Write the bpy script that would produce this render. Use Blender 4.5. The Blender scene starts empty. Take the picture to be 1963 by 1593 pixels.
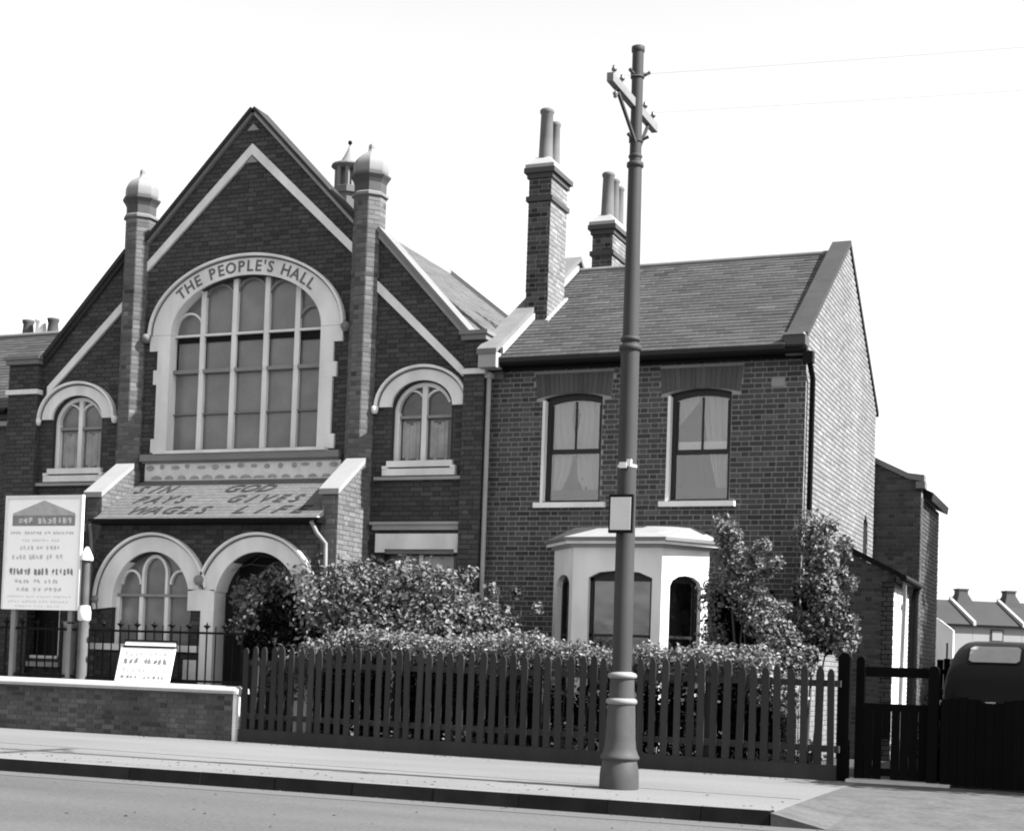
import bpy, bmesh, math, random
import numpy as np
from mathutils import Vector, Matrix
from mathutils.geometry import tessellate_polygon
random.seed(7); rng = np.random.default_rng(7)
sc = bpy.context.scene
col = sc.collection
R = math.radians

# ------------------------------------------------------------------ camera
YAW, PIT, ROL, DD, HH = 0.3921, 0.03525, 0.03476, 21.27, 1.2
fw = Vector((-math.sin(YAW)*math.cos(PIT), math.cos(YAW)*math.cos(PIT), math.sin(PIT)))
ri = Vector((math.cos(YAW), math.sin(YAW), 0)); up = ri.cross(fw)
r2 = math.cos(ROL)*ri + math.sin(ROL)*up; u2 = -math.sin(ROL)*ri + math.cos(ROL)*up
cd = bpy.data.cameras.new('camera'); cam = bpy.data.objects.new('camera', cd); col.objects.link(cam)
M = Matrix((r2, u2, -fw)).transposed().to_4x4(); M.translation = Vector((0, -DD, HH)); cam.matrix_world = M
cd.sensor_width = 36; cd.lens = 2928.2/1963*36; cd.shift_x = .0052; cd.shift_y = .1954
cd.clip_start = .1; cd.clip_end = 3000
sc.camera = cam
# ------------------------------------------------------------------ world and sun
SUN_AZ, SUN_EL = 0.0, 44.0        # azimuth from +X towards +Y
w = bpy.data.worlds.new('World'); sc.world = w; w.use_nodes = True
nt = w.node_tree; nt.nodes.clear()
sky = nt.nodes.new('ShaderNodeTexSky'); sky.sky_type = 'NISHITA'; sky.sun_disc = False
sky.sun_elevation = R(SUN_EL); sky.sun_rotation = R(90-SUN_AZ); sky.dust_density = 1.2; sky.air_density = 1.0; sky.ozone_density = 2.0
bw = nt.nodes.new('ShaderNodeSeparateColor')   # blue-sensitive black-and-white plate: the sky as the film sees it
bwo = bw.outputs[2]
bg = nt.nodes.new('ShaderNodeBackground'); wo = nt.nodes.new('ShaderNodeOutputWorld')
bg.inputs[1].default_value = .085
nt.links.new(sky.outputs[0], bw.inputs[0]); nt.links.new(bwo, bg.inputs[0]); nt.links.new(bg.outputs[0], wo.inputs[0])
sl = bpy.data.lights.new('sun', 'SUN'); sl.energy = 5.0; sl.angle = R(.6); sl.color = (1, 1, 1)
so = bpy.data.objects.new('sun', sl); col.objects.link(so)
sd = Vector((math.cos(R(SUN_AZ))*math.cos(R(SUN_EL)), math.sin(R(SUN_AZ))*math.cos(R(SUN_EL)), math.sin(R(SUN_EL))))
so.rotation_euler = sd.to_track_quat('Z', 'Y').to_euler(); so.location = (20, 0, 30)
sc.view_settings.view_transform = 'Standard'; sc.view_settings.look = 'None'
sc.cycles.filter_width = 2.0     # the old lens is soft
sc.view_settings.gamma = 1; sc.view_settings.exposure = 1.74; sc.view_settings.use_curve_mapping = False

# ------------------------------------------------------------------ materials (all grey: the photograph is black and white)
MATS = {}
def mat(name, base, rough=.85, amp=.12, scale=3.0, tamp=0.0, bump=0.0, bscale=30, fine=.06, fscale=60, metal=0.0, spec=.3, stretch=None, trans=0):
    if name in MATS: return MATS[name]
    m = bpy.data.materials.new(name); m.use_nodes = True; n = m.node_tree; L = n.links
    b = n.nodes['Principled BSDF']; b.inputs['Roughness'].default_value = rough
    b.inputs['Metallic'].default_value = metal; b.inputs['Specular IOR Level'].default_value = spec
    g = n.nodes.new('ShaderNodeNewGeometry'); pos = g.outputs['Position']
    if stretch:
        mp = n.nodes.new('ShaderNodeMapping'); mp.inputs['Scale'].default_value = stretch; L.new(pos, mp.inputs[0]); pos2 = mp.outputs[0]
    else: pos2 = pos
    def noise(s, p, det=4):
        t = n.nodes.new('ShaderNodeTexNoise'); t.inputs['Scale'].default_value = s; t.inputs['Detail'].default_value = det; L.new(p, t.inputs['Vector']); return t.outputs['Fac']
    def ma(op, a, bb):
        q = n.nodes.new('ShaderNodeMath'); q.operation = op
        for i, v in enumerate((a, bb)):
            if isinstance(v, (int, float)): q.inputs[i].default_value = v
            else: L.new(v, q.inputs[i])
        return q.outputs[0]
    f = ma('ADD', 1.0, ma('MULTIPLY', ma('SUBTRACT', noise(scale, pos2), .5), 4*amp))
    if fine: f = ma('ADD', f, ma('MULTIPLY', ma('SUBTRACT', noise(fscale, pos), .5), 4*fine))
    if tamp:
        a1 = n.nodes.new('ShaderNodeAttribute'); a1.attribute_name = 'tone'
        a2 = n.nodes.new('ShaderNodeAttribute'); a2.attribute_type = 'OBJECT'; a2.attribute_name = 'tone'
        f = ma('MULTIPLY', f, ma('ADD', 1.0, ma('MULTIPLY', ma('ADD', a1.outputs['Fac'], a2.outputs['Fac']), tamp)))
    v = ma('MAXIMUM', ma('MULTIPLY', f, base), .003); v = ma('MINIMUM', v, .92)
    c = n.nodes.new('ShaderNodeCombineColor')
    for i in range(3): L.new(v, c.inputs[i])
    L.new(c.outputs[0], b.inputs['Base Color'])
    if bump:
        bn = n.nodes.new('ShaderNodeBump'); bn.inputs['Strength'].default_value = bump; bn.inputs['Distance'].default_value = .01
        L.new(noise(bscale, pos2, 6), bn.inputs['Height']); L.new(bn.outputs[0], b.inputs['Normal'])
    if trans:
        tl = n.nodes.new('ShaderNodeBsdfTranslucent'); mx = n.nodes.new('ShaderNodeMixShader'); mx.inputs[0].default_value = trans
        L.new(c.outputs[0], tl.inputs[0]); o = n.nodes['Material Output']
        L.new(b.outputs[0], mx.inputs[1]); L.new(tl.outputs[0], mx.inputs[2]); L.new(mx.outputs[0], o.inputs[0])
    MATS[name] = m; return m
def glass_mat(name, refl=.16):
    m = bpy.data.materials.new(name); m.use_nodes = True; n = m.node_tree; n.nodes.clear()
    o = n.nodes.new('ShaderNodeOutputMaterial'); mx = n.nodes.new('ShaderNodeMixShader'); mx.inputs[0].default_value = refl
    t = n.nodes.new('ShaderNodeBsdfTransparent'); t.inputs[0].default_value = (.85, .85, .85, 1)
    g = n.nodes.new('ShaderNodeBsdfGlossy'); g.inputs['Roughness'].default_value = .06
    nz = n.nodes.new('ShaderNodeTexNoise'); nz.inputs['Scale'].default_value = 2.2; bp = n.nodes.new('ShaderNodeBump'); bp.inputs['Strength'].default_value = .25; bp.inputs['Distance'].default_value = .03
    gg = n.nodes.new('ShaderNodeNewGeometry'); n.links.new(gg.outputs['Position'], nz.inputs['Vector']); n.links.new(nz.outputs['Fac'], bp.inputs['Height']); n.links.new(bp.outputs[0], g.inputs['Normal'])
    n.links.new(t.outputs[0], mx.inputs[1]); n.links.new(g.outputs[0], mx.inputs[2]); n.links.new(mx.outputs[0], o.inputs[0])
    return m
B_HOUSE = mat('house_brick', 0.049, tamp=.50, amp=.18, scale=.8, fine=.12, fscale=40, stretch=(1, 1, .6))
M_HOUSE = mat('house_mortar', 0.22, amp=.14, scale=2.5, fine=.1)
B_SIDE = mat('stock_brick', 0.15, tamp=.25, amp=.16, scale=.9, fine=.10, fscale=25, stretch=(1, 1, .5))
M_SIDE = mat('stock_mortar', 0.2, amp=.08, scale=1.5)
B_HALL = mat('hall_brick', .042, tamp=.42, amp=.18, scale=.9, fine=.08, fscale=30, stretch=(1, 1, .6))
M_HALL = mat('hall_mortar', .022, amp=.12, scale=2)
B_TUR = mat('turret_brick', 0.085, tamp=.5, amp=.12, scale=2, fine=.08, fscale=30)
M_TUR = mat('turret_mortar', 0.08, amp=.1)
B_CH = mat('chimney_brick', .045, tamp=.8, amp=.1, scale=2, fine=.1)
M_CH = mat('chimney_mortar', .26, amp=.1)
B_LOW = mat('low_wall_brick', .065, tamp=.5, amp=.45, scale=1.6, fine=.12, fscale=25)
M_LOW = mat('low_wall_mortar', 0.1, amp=.25, scale=1.5)
B_REAR = mat('rear_brick', .045, tamp=.5, amp=.1, scale=1)
M_REAR = mat('rear_mortar', .13, amp=.1)
WHITE = mat('white_paint', 0.62, rough=.6, amp=.15, scale=2.6, fine=.04, stretch=(1, 1, .4))
CREAM = mat('cream_stucco', .56, rough=.8, amp=.17, scale=3, fine=.05, bump=.2, stretch=(1, 1, .4))
GREYST = mat('grey_stone', 0.25, amp=.10, scale=3, fine=.06)
DKSTONE = mat('dark_stone', .13, amp=.12, scale=3)
LEAD = mat('lead', 0.12, rough=.6, amp=.1, scale=3)
BLACK = mat('black_paint', 0.005, rough=.5, amp=.1, spec=0.08)
DKWOOD = mat('creosoted_wood', 0.03, rough=.8, amp=.18, scale=4, fine=.1, tamp=.35, stretch=(1, 1, .15), bump=.3, spec=0.12)
GATEW = mat('gate_wood', 0.004, rough=.75, amp=.2, scale=4, tamp=.3, stretch=(1, 1, .2), spec=0.03)
SLATE = mat('slate', 0.037, rough=.7, amp=.16, scale=.8, tamp=.5, fine=.08)
SLATEB = mat('slate_bed', .03)
TILE_H = mat('hall_tile', 0.085, rough=.8, amp=.10, scale=.9, tamp=.25, fine=.05)
TILE_P = mat('porch_tile', 0.085, rough=.8, amp=.07, scale=1.5, tamp=.12, fine=.05)
TILE_L = mat('sign_tile', 0.02, rough=.8, amp=.10, scale=5)
FROST = mat('frosted_glass', 0.13, rough=.25, amp=.22, scale=2.4, fine=.05, fscale=15, spec=.5)
FROST2 = mat('dark_glass', .06, rough=.2, amp=.4, scale=3.5, spec=.5)
GLASS = glass_mat('window_glass', .11)
ROOM = mat('dark_room', 0.02, amp=.2)
CURTAIN = mat('net_curtain', 0.36, rough=.9, amp=.08, scale=3)
POLE = mat('painted_iron', 0.04, rough=.6, amp=.16, scale=3, fine=.07, spec=.12, stretch=(1, 1, .3))
POLEB = mat('pole_base_iron', 0.055, rough=.6, amp=.17, scale=4, fine=.08, spec=.12)
POT = mat('clay_pot', 0.1, rough=.8, amp=.22, scale=2.5)
POTW = mat('pale_pot', .6, rough=.8, amp=.1, scale=3)
DARKPOT = mat('dark_pot', .05, amp=.2)
PAVE = mat('pavement_asphalt', 0.128, rough=.9, amp=.17, scale=.8, fine=.20, fscale=35, bump=.4, bscale=50, stretch=(.30, 1, 1))
ROADM = mat('road_asphalt', 0.068, rough=.85, amp=.26, scale=.7, fine=.30, fscale=30, bump=.5, bscale=40, stretch=(.16, 1, 1))
CROSS = mat('rough_setts', 0.068, rough=.9, amp=.24, scale=3.5, fine=.22, fscale=20, bump=.5, bscale=14)
KERB_SHADE = mat('kerb_face_shade', .013, rough=.9, amp=.3, scale=4, fine=.15, tamp=.4, spec=.05)  # face far darker than the top: its shade put into the colour
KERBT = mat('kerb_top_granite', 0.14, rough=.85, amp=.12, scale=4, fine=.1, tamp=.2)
SOIL = mat('garden_soil', .035, rough=1, amp=.3, scale=3, bump=.4, bscale=10)
FIELD = mat('far_ground', .08, rough=1, amp=.2, scale=.2)
LEAFB = mat('bush_leaf', 0.125, rough=.6, amp=.2, scale=3, tamp=.55, fine=0, trans=.25, spec=.3)
LEAFH = mat('hedge_leaf', .19, rough=.6, amp=.2, scale=3, tamp=.5, fine=0, trans=.25, spec=.2)
LEAFD = mat('dark_leaf', .008, rough=.95, amp=.2, scale=3, tamp=.7, fine=0, spec=.02)  # near-black leaf colour; inside the bushes it paints deep shade
LEAFR = mat('rose_leaf', 0.125, rough=.6, amp=.2, scale=3, tamp=.6, fine=0, trans=.2, spec=.3)
BARK = mat('bark', .06, rough=.9, amp=.25, scale=9, bump=.4)
BOARDW = mat('board_white', 0.84, rough=.6, amp=.02, scale=2, fine=.02)
INKD = mat('ink_dark', 0.2, rough=.8, amp=.15, scale=6)
INKM = mat('ink_grey', 0.5, rough=.8, amp=.2, scale=12)
INKL = mat('ink_faint', 0.64, rough=.8, amp=.12, scale=12)
CARP = mat('car_paint', .003, rough=.45, amp=.1, fine=0, spec=.13)
CHROME = mat('chrome', .6, rough=.15, amp=.02, metal=1)
RUBBER = mat('rubber', .02, rough=.8)
PETAL = mat('petal', .75, rough=.7, amp=.05)
ZINC = mat('dome_zinc', 0.16, rough=.7, amp=.10, scale=5, fine=.05)
GREYPAINT = mat('grey_paint', 0.18, rough=.7, amp=.12, scale=4)

# ------------------------------------------------------------------ object helpers
def tag(o, label=None, cat=None, group=None, kind=None):
    if label: o['label'] = label
    if cat: o['category'] = cat
    if group: o['group'] = group
    if kind: o['kind'] = kind
    return o
def thing(name, label, cat, loc=(0, 0, 0), rz=0, group=None):
    o = bpy.data.objects.new(name, None); o.empty_display_size = .2; col.objects.link(o); o.location = loc; o.rotation_euler = (0, 0, rz)
    tag(o, label, cat, group); return o
def link(name, me, m, parent=None, world=True):
    o = bpy.data.objects.new(name, me); col.objects.link(o)
    if m is not None:
        ms = m if isinstance(m, (list, tuple)) else [m]
        if not me.materials:
            for q in ms: me.materials.append(q)
    if parent is not None:
        o.parent = parent
        if world: o.matrix_parent_inverse = mw(parent).inverted()
    return o
def mw(o):
    m = Matrix.LocRotScale(o.location, o.rotation_euler, o.scale)
    return (mw(o.parent) @ o.matrix_parent_inverse @ m) if o.parent else m
class MB:
    def __init__(s): s.v = []; s.f = []; s.t = []; s.sm = []
    def add(s, vs, fs, tone=0., smooth=False):
        k = len(s.v); s.v += [tuple(p) for p in vs]
        for f in fs: s.f.append([i+k for i in f]); s.t.append(tone); s.sm.append(smooth)
    def box(s, x0, x1, y0, y1, z0, z1, tone=0.):
        s.add([(x0,y0,z0),(x1,y0,z0),(x1,y1,z0),(x0,y1,z0),(x0,y0,z1),(x1,y0,z1),(x1,y1,z1),(x0,y1,z1)],
              [(0,3,2,1),(4,5,6,7),(0,1,5,4),(1,2,6,5),(2,3,7,6),(3,0,4,7)], tone)
    def bar(s, a, b, wx, wy, upv=(0,0,1), tone=0.):      # square bar a->b
        a = Vector(a); b = Vector(b); d = (b-a).normalized(); x = d.cross(Vector(upv))
        if x.length < 1e-4: x = d.cross(Vector((0,1,0)))
        x.normalize(); y = x.cross(d)
        v = []
        for p in (a, b):
            for sx, sy in ((-1,-1),(1,-1),(1,1),(-1,1)): v.append(p + x*sx*wx/2 + y*sy*wy/2)
        s.add(v, [(0,1,2,3),(7,6,5,4),(0,4,5,1),(1,5,6,2),(2,6,7,3),(3,7,4,0)], tone)
    def tube(s, pts, rad, n=10, caps=True, smooth=True, tone=0.):
        pts = [Vector(p) for p in pts]; rad = rad if isinstance(rad, (list, tuple)) else [rad]*len(pts)
        vs = []; fs = []; prev = None
        for i, p in enumerate(pts):
            d = (pts[min(i+1, len(pts)-1)] - pts[max(i-1, 0)])
            d = d.normalized() if d.length > 1e-9 else Vector((0,0,1))
            x = d.cross(Vector((0,0,1))) if abs(d.z) < .95 else d.cross(Vector((0,1,0)))
            if prev is not None:
                x2 = prev - d*prev.dot(d)
                if x2.length > 1e-4: x = x2
            x.normalize(); prev = x; y = d.cross(x)
            for k in range(n):
                a = 2*math.pi*k/n; vs.append(p + (x*math.cos(a) + y*math.sin(a))*rad[i])
        for i in range(len(pts)-1):
            for k in range(n): fs.append((i*n+k, i*n+(k+1)%n, (i+1)*n+(k+1)%n, (i+1)*n+k))
        s.add(vs, fs, tone, smooth)
        if caps:
            s.add(vs[:n], [tuple(range(n))[::-1]], tone); s.add(vs[-n:], [tuple(range(n))], tone)
    def lathe(s, c, prof, n=16, rot=0., smooth=True, tone=0.):   # prof [(r,z)]
        vs = []; fs = []
        for r_, z in prof:
            for k in range(n):
                a = 2*math.pi*(k)/n + rot; vs.append((c[0]+r_*math.cos(a), c[1]+r_*math.sin(a), c[2]+z))
        for i in range(len(prof)-1):
            for k in range(n): fs.append((i*n+k, i*n+(k+1)%n, (i+1)*n+(k+1)%n, (i+1)*n+k))
        s.add(vs, fs, tone, smooth)
        if prof[0][0] > .002: s.add(vs[:n], [tuple(range(n))[::-1]], tone)
        if prof[-1][0] > .002: s.add(vs[-n:], [tuple(range(n))], tone)
    def mesh(s, name):
        me = bpy.data.meshes.new(name); me.from_pydata(s.v, [], s.f)
        if any(s.sm): me.polygons.foreach_set('use_smooth', s.sm)
        if any(s.t): a = me.attributes.new('tone', 'FLOAT', 'FACE'); a.data.foreach_set('value', s.t)
        me.update(); return me
    def build(s, name, m, parent=None, **kw):
        o = link(name, s.mesh(name), m, parent); tag(o, **kw) if kw else None; return o

class Frame:      # (u, z, d): along the wall, up, outwards
    def __init__(s, O, U, N): s.O = Vector(O); s.U = Vector(U).normalized(); s.N = Vector(N).normalized(); s.W = Vector((0,0,1))
    def p(s, u, z, d=0.): return s.O + s.U*u + s.W*z + s.N*d
    def mat(s): return Matrix((s.U, s.W, s.N)).transposed().to_4x4()
def front(y): return Frame((0, y, 0), (1, 0, 0), (0, -1, 0))
def right(x): return Frame((x, 0, 0), (0, 1, 0), (1, 0, 0))
def plate(mb, F, outer, holes, d0, d1, tone=0.):
    loops = [[Vector((a, b, 0)) for a, b in outer]] + [[Vector((a, b, 0)) for a, b in h] for h in holes]
    tr = tessellate_polygon(loops); flat = [p for l in loops for p in l]; n = len(flat)
    vs = [F.p(p.x, p.y, d1) for p in flat] + [F.p(p.x, p.y, d0) for p in flat]
    fs = []
    for t in tr:
        a, b, c = [flat[i] for i in t]
        if (b-a).cross(c-a).z < 0: t = t[::-1]
        fs.append(tuple(t)); fs.append(tuple(i+n for i in t[::-1]))
    k = 0
    for l in loops:
        m = len(l)
        for i in range(m):
            j = (i+1) % m; fs.append((k+i, k+j, k+j+n, k+i+n))
        k += m
    mb.add(vs, fs, tone)
def band(mb, F, A, Bp, d0, d1, tone=0., smooth=False):     # solid strip between two polylines of equal length
    n = len(A); vs = []
    for a, b in zip(A, Bp): vs += [F.p(*a, d0), F.p(*b, d0), F.p(*b, d1), F.p(*a, d1)]
    fs = []
    for i in range(n-1):
        for k in range(4):
            fs.append((4*i+k, 4*i+(k+1) % 4, 4*i+4+(k+1) % 4, 4*i+4+k))
    fs += [(3,2,1,0), (4*n-4, 4*n-3, 4*n-2, 4*n-1)]
    mb.add(vs, fs, tone, smooth)
def ell(cx, cz, a, b, t0=0, t1=180, n=36): return [(cx + a*math.cos(R(t0+(t1-t0)*i/n)), cz + b*math.sin(R(t0+(t1-t0)*i/n))) for i in range(n+1)]
def fbox(mb, F, u0, u1, z0, z1, d0, d1, tone=0.): band(mb, F, [(u0, z0), (u1, z0)], [(u0, z1), (u1, z1)], d0, d1, tone)
def grow(h, k=1.045, kz=1.0):
    cx = (max(p[0] for p in h)+min(p[0] for p in h))/2; zb = min(p[1] for p in h); return [(cx+(x-cx)*k, zb+(z-zb)*(1+(k-1)*kz)) for x, z in h]
def fixn(o):
    bm = bmesh.new(); bm.from_mesh(o.data); bmesh.ops.recalc_face_normals(bm, faces=bm.faces); bm.to_mesh(o.data); bm.free(); return o
def pip(U, Z, poly):
    ins = np.zeros(U.shape, bool); n = len(poly)
    for i in range(n):
        x0, y0 = poly[i]; x1, y1 = poly[(i+1) % n]
        if y0 == y1: continue
        c = ((y0 > Z) != (y1 > Z)) & (U < (x1-x0)*(Z-y0)/(y1-y0)+x0); ins ^= c
    return ins
def region(outer, holes):
    def f(U, Z):
        r_ = pip(U, Z, outer)
        for h in holes: r_ &= ~pip(U, Z, h)
        return r_
    return f
CAMP = Vector((0, -DD, HH))
UNIT = {}
def unit_brick(wd, ht, th):
    k = (round(wd, 4), round(ht, 4), round(th, 4))
    if k not in UNIT:
        c = .004; v = []; f = []
        for d, q in ((-.02, 0), (th-c, 0), (th, c)):
            v += [(-wd/2+q, -ht/2+q, d), (wd/2-q, -ht/2+q, d), (wd/2-q, ht/2-q, d), (-wd/2+q, ht/2-q, d)]
        for a in (0, 4):
            for i in range(4): f.append((a+i, a+(i+1) % 4, a+4+(i+1) % 4, a+4+i))
        f.append((8, 9, 10, 11))
        UNIT[k] = (v, f)
    return UNIT[k]
class Bricks:
    """collects bricks of one thing; the 300 nearest whole ones become parts, the rest one stuff part"""
    def __init__(s, parent, m, pname='brick', sname='brickwork', nparts=300): s.P = parent; s.m = m; s.pn = pname; s.sn = sname; s.n = nparts; s.full = []; s.cut = MB(); s.me = {}
    def wall(s, F, inside, u0, u1, z0, z1, L=.215, Hd=.1025, j=.010, course=.075, bh=.065, th=.006, flemish=True, dark=.12, keep=None, prefer=0):
        z = z0; k = 0; step = .01
        us = np.arange(u0, u1+step, step)
        while z + bh <= z1 + .001:
            ins = inside(us, np.full_like(us, z+bh/2)); idx = np.flatnonzero(np.diff(np.concatenate(([0], ins.astype(np.int8), [0]))))
            for a, b in zip(idx[::2], idx[1::2]):
                A = us[a]; Bq = us[min(b, len(us)-1)-0] if b < len(us) else us[-1]
                unit = (L+Hd+2*j) if flemish else (L+j)
                off = (k % 2)*(unit/2) + (.07*math.sin(k*1.7) if k % 7 == 0 else 0)
                x = u0 - unit + off
                t = 0
                while x < Bq:
                    for wdt in ((L, Hd) if flemish else (L,)):
                        xa, xb = max(x, A), min(x+wdt, Bq)
                        if xb-xa > .02:
                            tone = random.gauss(0, .38)
                            if flemish and wdt == Hd: tone -= .25
                            if random.random() < dark: tone -= .5
                            if random.random() < .05: tone += .6
                            tone = max(-.95, min(1.4, tone))
                            c = F.p((xa+xb)/2, z+bh/2, 0)
                            s.item(F, c, xb-xa, bh, th + random.uniform(-.0015, .0015), tone, xb-xa > wdt-.001 and wdt == L, prefer)
                        x += wdt + j
            z += course; k += 1
    def item(s, F, c, wd, ht, th, tone, whole, prefer=0):
        if whole: s.full.append(((c-CAMP).length + prefer, F, c, wd, ht, .006, tone))
        else: s.put(F, c, wd, ht, th, tone)
    def put(s, F, c, wd, ht, th, tone):
        v, f = unit_brick(wd, ht, th); m = F.mat()
        s.cut.add([c + F.U*a[0] + F.W*a[1] + F.N*a[2] for a in v], f, tone)
    def flush(s, zmin=-9):
        cand = sorted([q for q in s.full if q[2].z > zmin], key=lambda q: q[0]); sel = cand[:s.n]; ids = set(id(q) for q in sel)
        for q in s.full:
            if id(q) not in ids: s.put(*q[1:])
        for d, F, c, wd, ht, th, tone in sel:
            k = (round(wd, 4), round(ht, 4))
            if k not in s.me:
                v, f = unit_brick(wd, ht, th); me = bpy.data.meshes.new(s.pn); me.from_pydata(v, [], f); me.materials.append(s.m); s.me[k] = me
            o = bpy.data.objects.new(s.pn, s.me[k]); col.objects.link(o); o['tone'] = tone
            o.parent = s.P; mm = F.mat(); mm.translation = c; o.matrix_parent_inverse = mw(s.P).inverted(); o.matrix_basis = mm
        if s.cut.v: s.cut.build(s.sn, s.m, s.P, kind='stuff')
class SFrame(Frame):
    def __init__(s, O, U, S): s.O = Vector(O); s.U = Vector(U).normalized(); s.W = Vector(S).normalized(); s.N = s.U.cross(s.W).normalized()
def tiles(bag, F, width_fn, length, expo=.14, tw=.25, th=.008, tilt=.010):
    if th <= .003: tilt = .004
    """courses of slates on a slope frame; width_fn(s)->(u0,u1)"""
    n = int(length/expo)
    ex = length/n
    for k in range(n):
        s0 = k*ex; a, b = width_fn(s0+ex/2); x = a - random.uniform(0, .03) - (tw/2 if k % 2 else 0)
        while x < b:
            xa = max(a, x); xb = min(b, x+tw-.003)
            if xb-xa > .02:
                tone = random.gauss(0, .30)
                if random.random() < .06: tone += .7
                c = F.p((xa+xb)/2, s0+ex/2, tilt*.5 + random.uniform(-.001, .002))
                whole = xb-xa > tw-.006
                # tilted frame
                G = SFrame((0,0,0), F.U, (F.W*ex - F.N*tilt)); 
                if whole: bag.full.append(((c-CAMP).length, G, c, round(xb-xa, 3), ex+.004, th, tone))
                else: bag.put(G, c, xb-xa, ex+.004, th, tone)
            x += tw
def text_mesh(body, size=1., shear=0, extr=.0, offset=0.):
    cu = bpy.data.curves.new('t', 'FONT'); cu.body = body; cu.size = size; cu.shear = shear; cu.extrude = extr; cu.offset = offset
    cu.align_x = 'CENTER'; cu.resolution_u = 3
    o = bpy.data.objects.new('t', cu); col.objects.link(o); bpy.context.view_layer.update()
    me = bpy.data.meshes.new_from_object(o); bpy.data.objects.remove(o); return me
def merge_text(mb, F, body, u, z, size, d, rot=0, sx=1., shear=0, extr=.003, offset=0.):
    me = text_mesh(body, size, shear, extr, offset); c, s_ = math.cos(rot), math.sin(rot)
    vs = []
    for v in me.vertices:
        x, y = v.co.x*sx, v.co.y; vs.append(F.p(u + x*c - y*s_, z + x*s_ + y*c, d + v.co.z))
    mb.add(vs, [tuple(p.vertices) for p in me.polygons]); bpy.data.meshes.remove(me)

def foliage(name, m_, parent, blobs, n, size, up_bias=.35, shell=.55, seed=0, flat=1., kind=None, hang=0):
    """blobs: (x,y,z,rx,ry,rz,weight). leaves: folded four-sided blades"""
    r_ = np.random.default_rng(seed); B = np.array(blobs, float); wgt = B[:, 6]/B[:, 6].sum(); ix = r_.choice(len(B), n, p=wgt)
    d = r_.normal(size=(n, 3)); d /= np.linalg.norm(d, axis=1, keepdims=True)
    rad = (shell + (1-shell)*r_.random(n))**1.0; rad *= 1+.10*np.sin(d[:, 0]*9+B[ix, 0]*3)*np.cos(d[:, 2]*8+B[ix, 1])
    stray = r_.random(n) < .05; rad[stray] *= 1.12
    c = B[ix, :3] + d*B[ix, 3:6]*rad[:, None]
    nrm = d*.6 + r_.normal(size=(n, 3))*.55 + np.array([0, 0, up_bias]); nrm /= np.linalg.norm(nrm, axis=1, keepdims=True)
    t = r_.normal(size=(n, 3)) + np.array([0, 0, -hang]); t -= nrm*(t*nrm).sum(1, keepdims=True); t /= np.linalg.norm(t, axis=1, keepdims=True)
    b = np.cross(nrm, t); L_ = size*r_.uniform(.6, 1.3, n)[:, None]; W_ = L_*.30
    p0 = c - t*L_*.5; p2 = c + t*L_*.5 - nrm*L_*.12; p1 = c + b*W_ + nrm*L_*.10; p3 = c - b*W_ + nrm*L_*.10
    V = np.stack([p0, p1, p2, p3], 1).reshape(-1, 3); me = bpy.data.meshes.new(name)
    me.vertices.add(len(V)); me.vertices.foreach_set('co', V.ravel()); k = np.arange(n)*4
    tri = np.stack([k, k+1, k+2, k, k+2, k+3], 1).reshape(-1); me.loops.add(len(tri)); me.loops.foreach_set('vertex_index', tri.astype(np.int32))
    me.polygons.add(2*n); me.polygons.foreach_set('loop_start', (np.arange(2*n)*3).astype(np.int32)); me.polygons.foreach_set('loop_total', np.full(2*n, 3, np.int32))
    me.update(); tn = np.repeat(np.clip(r_.normal(0, .45, n), -.9, 1.5), 2); a = me.attributes.new('tone', 'FLOAT', 'FACE'); a.data.foreach_set('value', tn.astype(np.float32))
    me.validate(); o = link(name, me, m_, parent)
    if kind: o['kind'] = kind
    return o
# ------------------------------------------------------------------ SETTING: ground, road, pavement, kerb
g = MB(); g.add([(-600,-400,-.16),(600,-400,-.16),(600,900,-.16),(-600,900,-.16)], [(0,1,2,3)]); g.build('ground', FIELD, kind='structure')
g = MB(); g.box(-60, 40, -2.05, 60, -.13, -.012); g.build('garden_ground', SOIL, kind='structure')
KY = -7.45
g = MB(); g.box(-60, 60, -40, KY, -.155, -.14); g.build('road', ROADM, kind='structure')
g = MB(); g.box(-60, 60, KY-.42, KY, -.1395, -.1355); g.build('gutter', mat('gutter_strip', 0.08, amp=.12, scale=1.2, fine=.05, stretch=(.15,1,1)), kind='structure')
pv = MB(); pv.box(-60, -3.05, KY+.15, -1.62, -.1, 0.0); pv.box(3.0, 60, KY+.15, -1.62, -.1, 0.0)
pav = pv.build('pavement', PAVE, kind='structure')
jm = MB(); P0 = Vector((-30, -3.75, .002)); P1 = Vector((-3.1, -5.86, .002)); jm.bar(P0, P1, .03, .004)
jm.build('pavement_joint', mat('joint_tar', 0.12, amp=.2, scale=3), pav)
cr = MB()      # vehicle crossover dipping to the road
nx, ny = 12, 10
cv = []; cf = []
for i in range(nx+1):
    for j_ in range(ny+1):
        x = -3.05 + 6.05*i/nx; y = KY + (-1.62-KY)*j_/ny
        dip = min(1, (x+3.05)/.3, (3.0-x)/.3); dip = max(.12, dip); zz = -.1315*dip*max(0, 1-(y-KY)/2.6)
        cv.append((x, y, zz))
for i in range(nx):
    for j_ in range(ny): a = i*(ny+1)+j_; cf.append((a, a+ny+1, a+ny+2, a+1))
k0 = len(cv)
for i in range(nx+1): q = cv[i*(ny+1)]; cv.append((q[0], q[1], -.15))
for i in range(nx): cf.append((i*(ny+1), k0+i, k0+i+1, (i+1)*(ny+1)))
cr.add(cv, cf, 0, False); cr.build('crossover', CROSS, kind='structure')
kb = bpy.data.objects.new('kerb', None); col.objects.link(kb); kb['kind'] = 'structure'
x = -21.
i = 0
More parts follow.
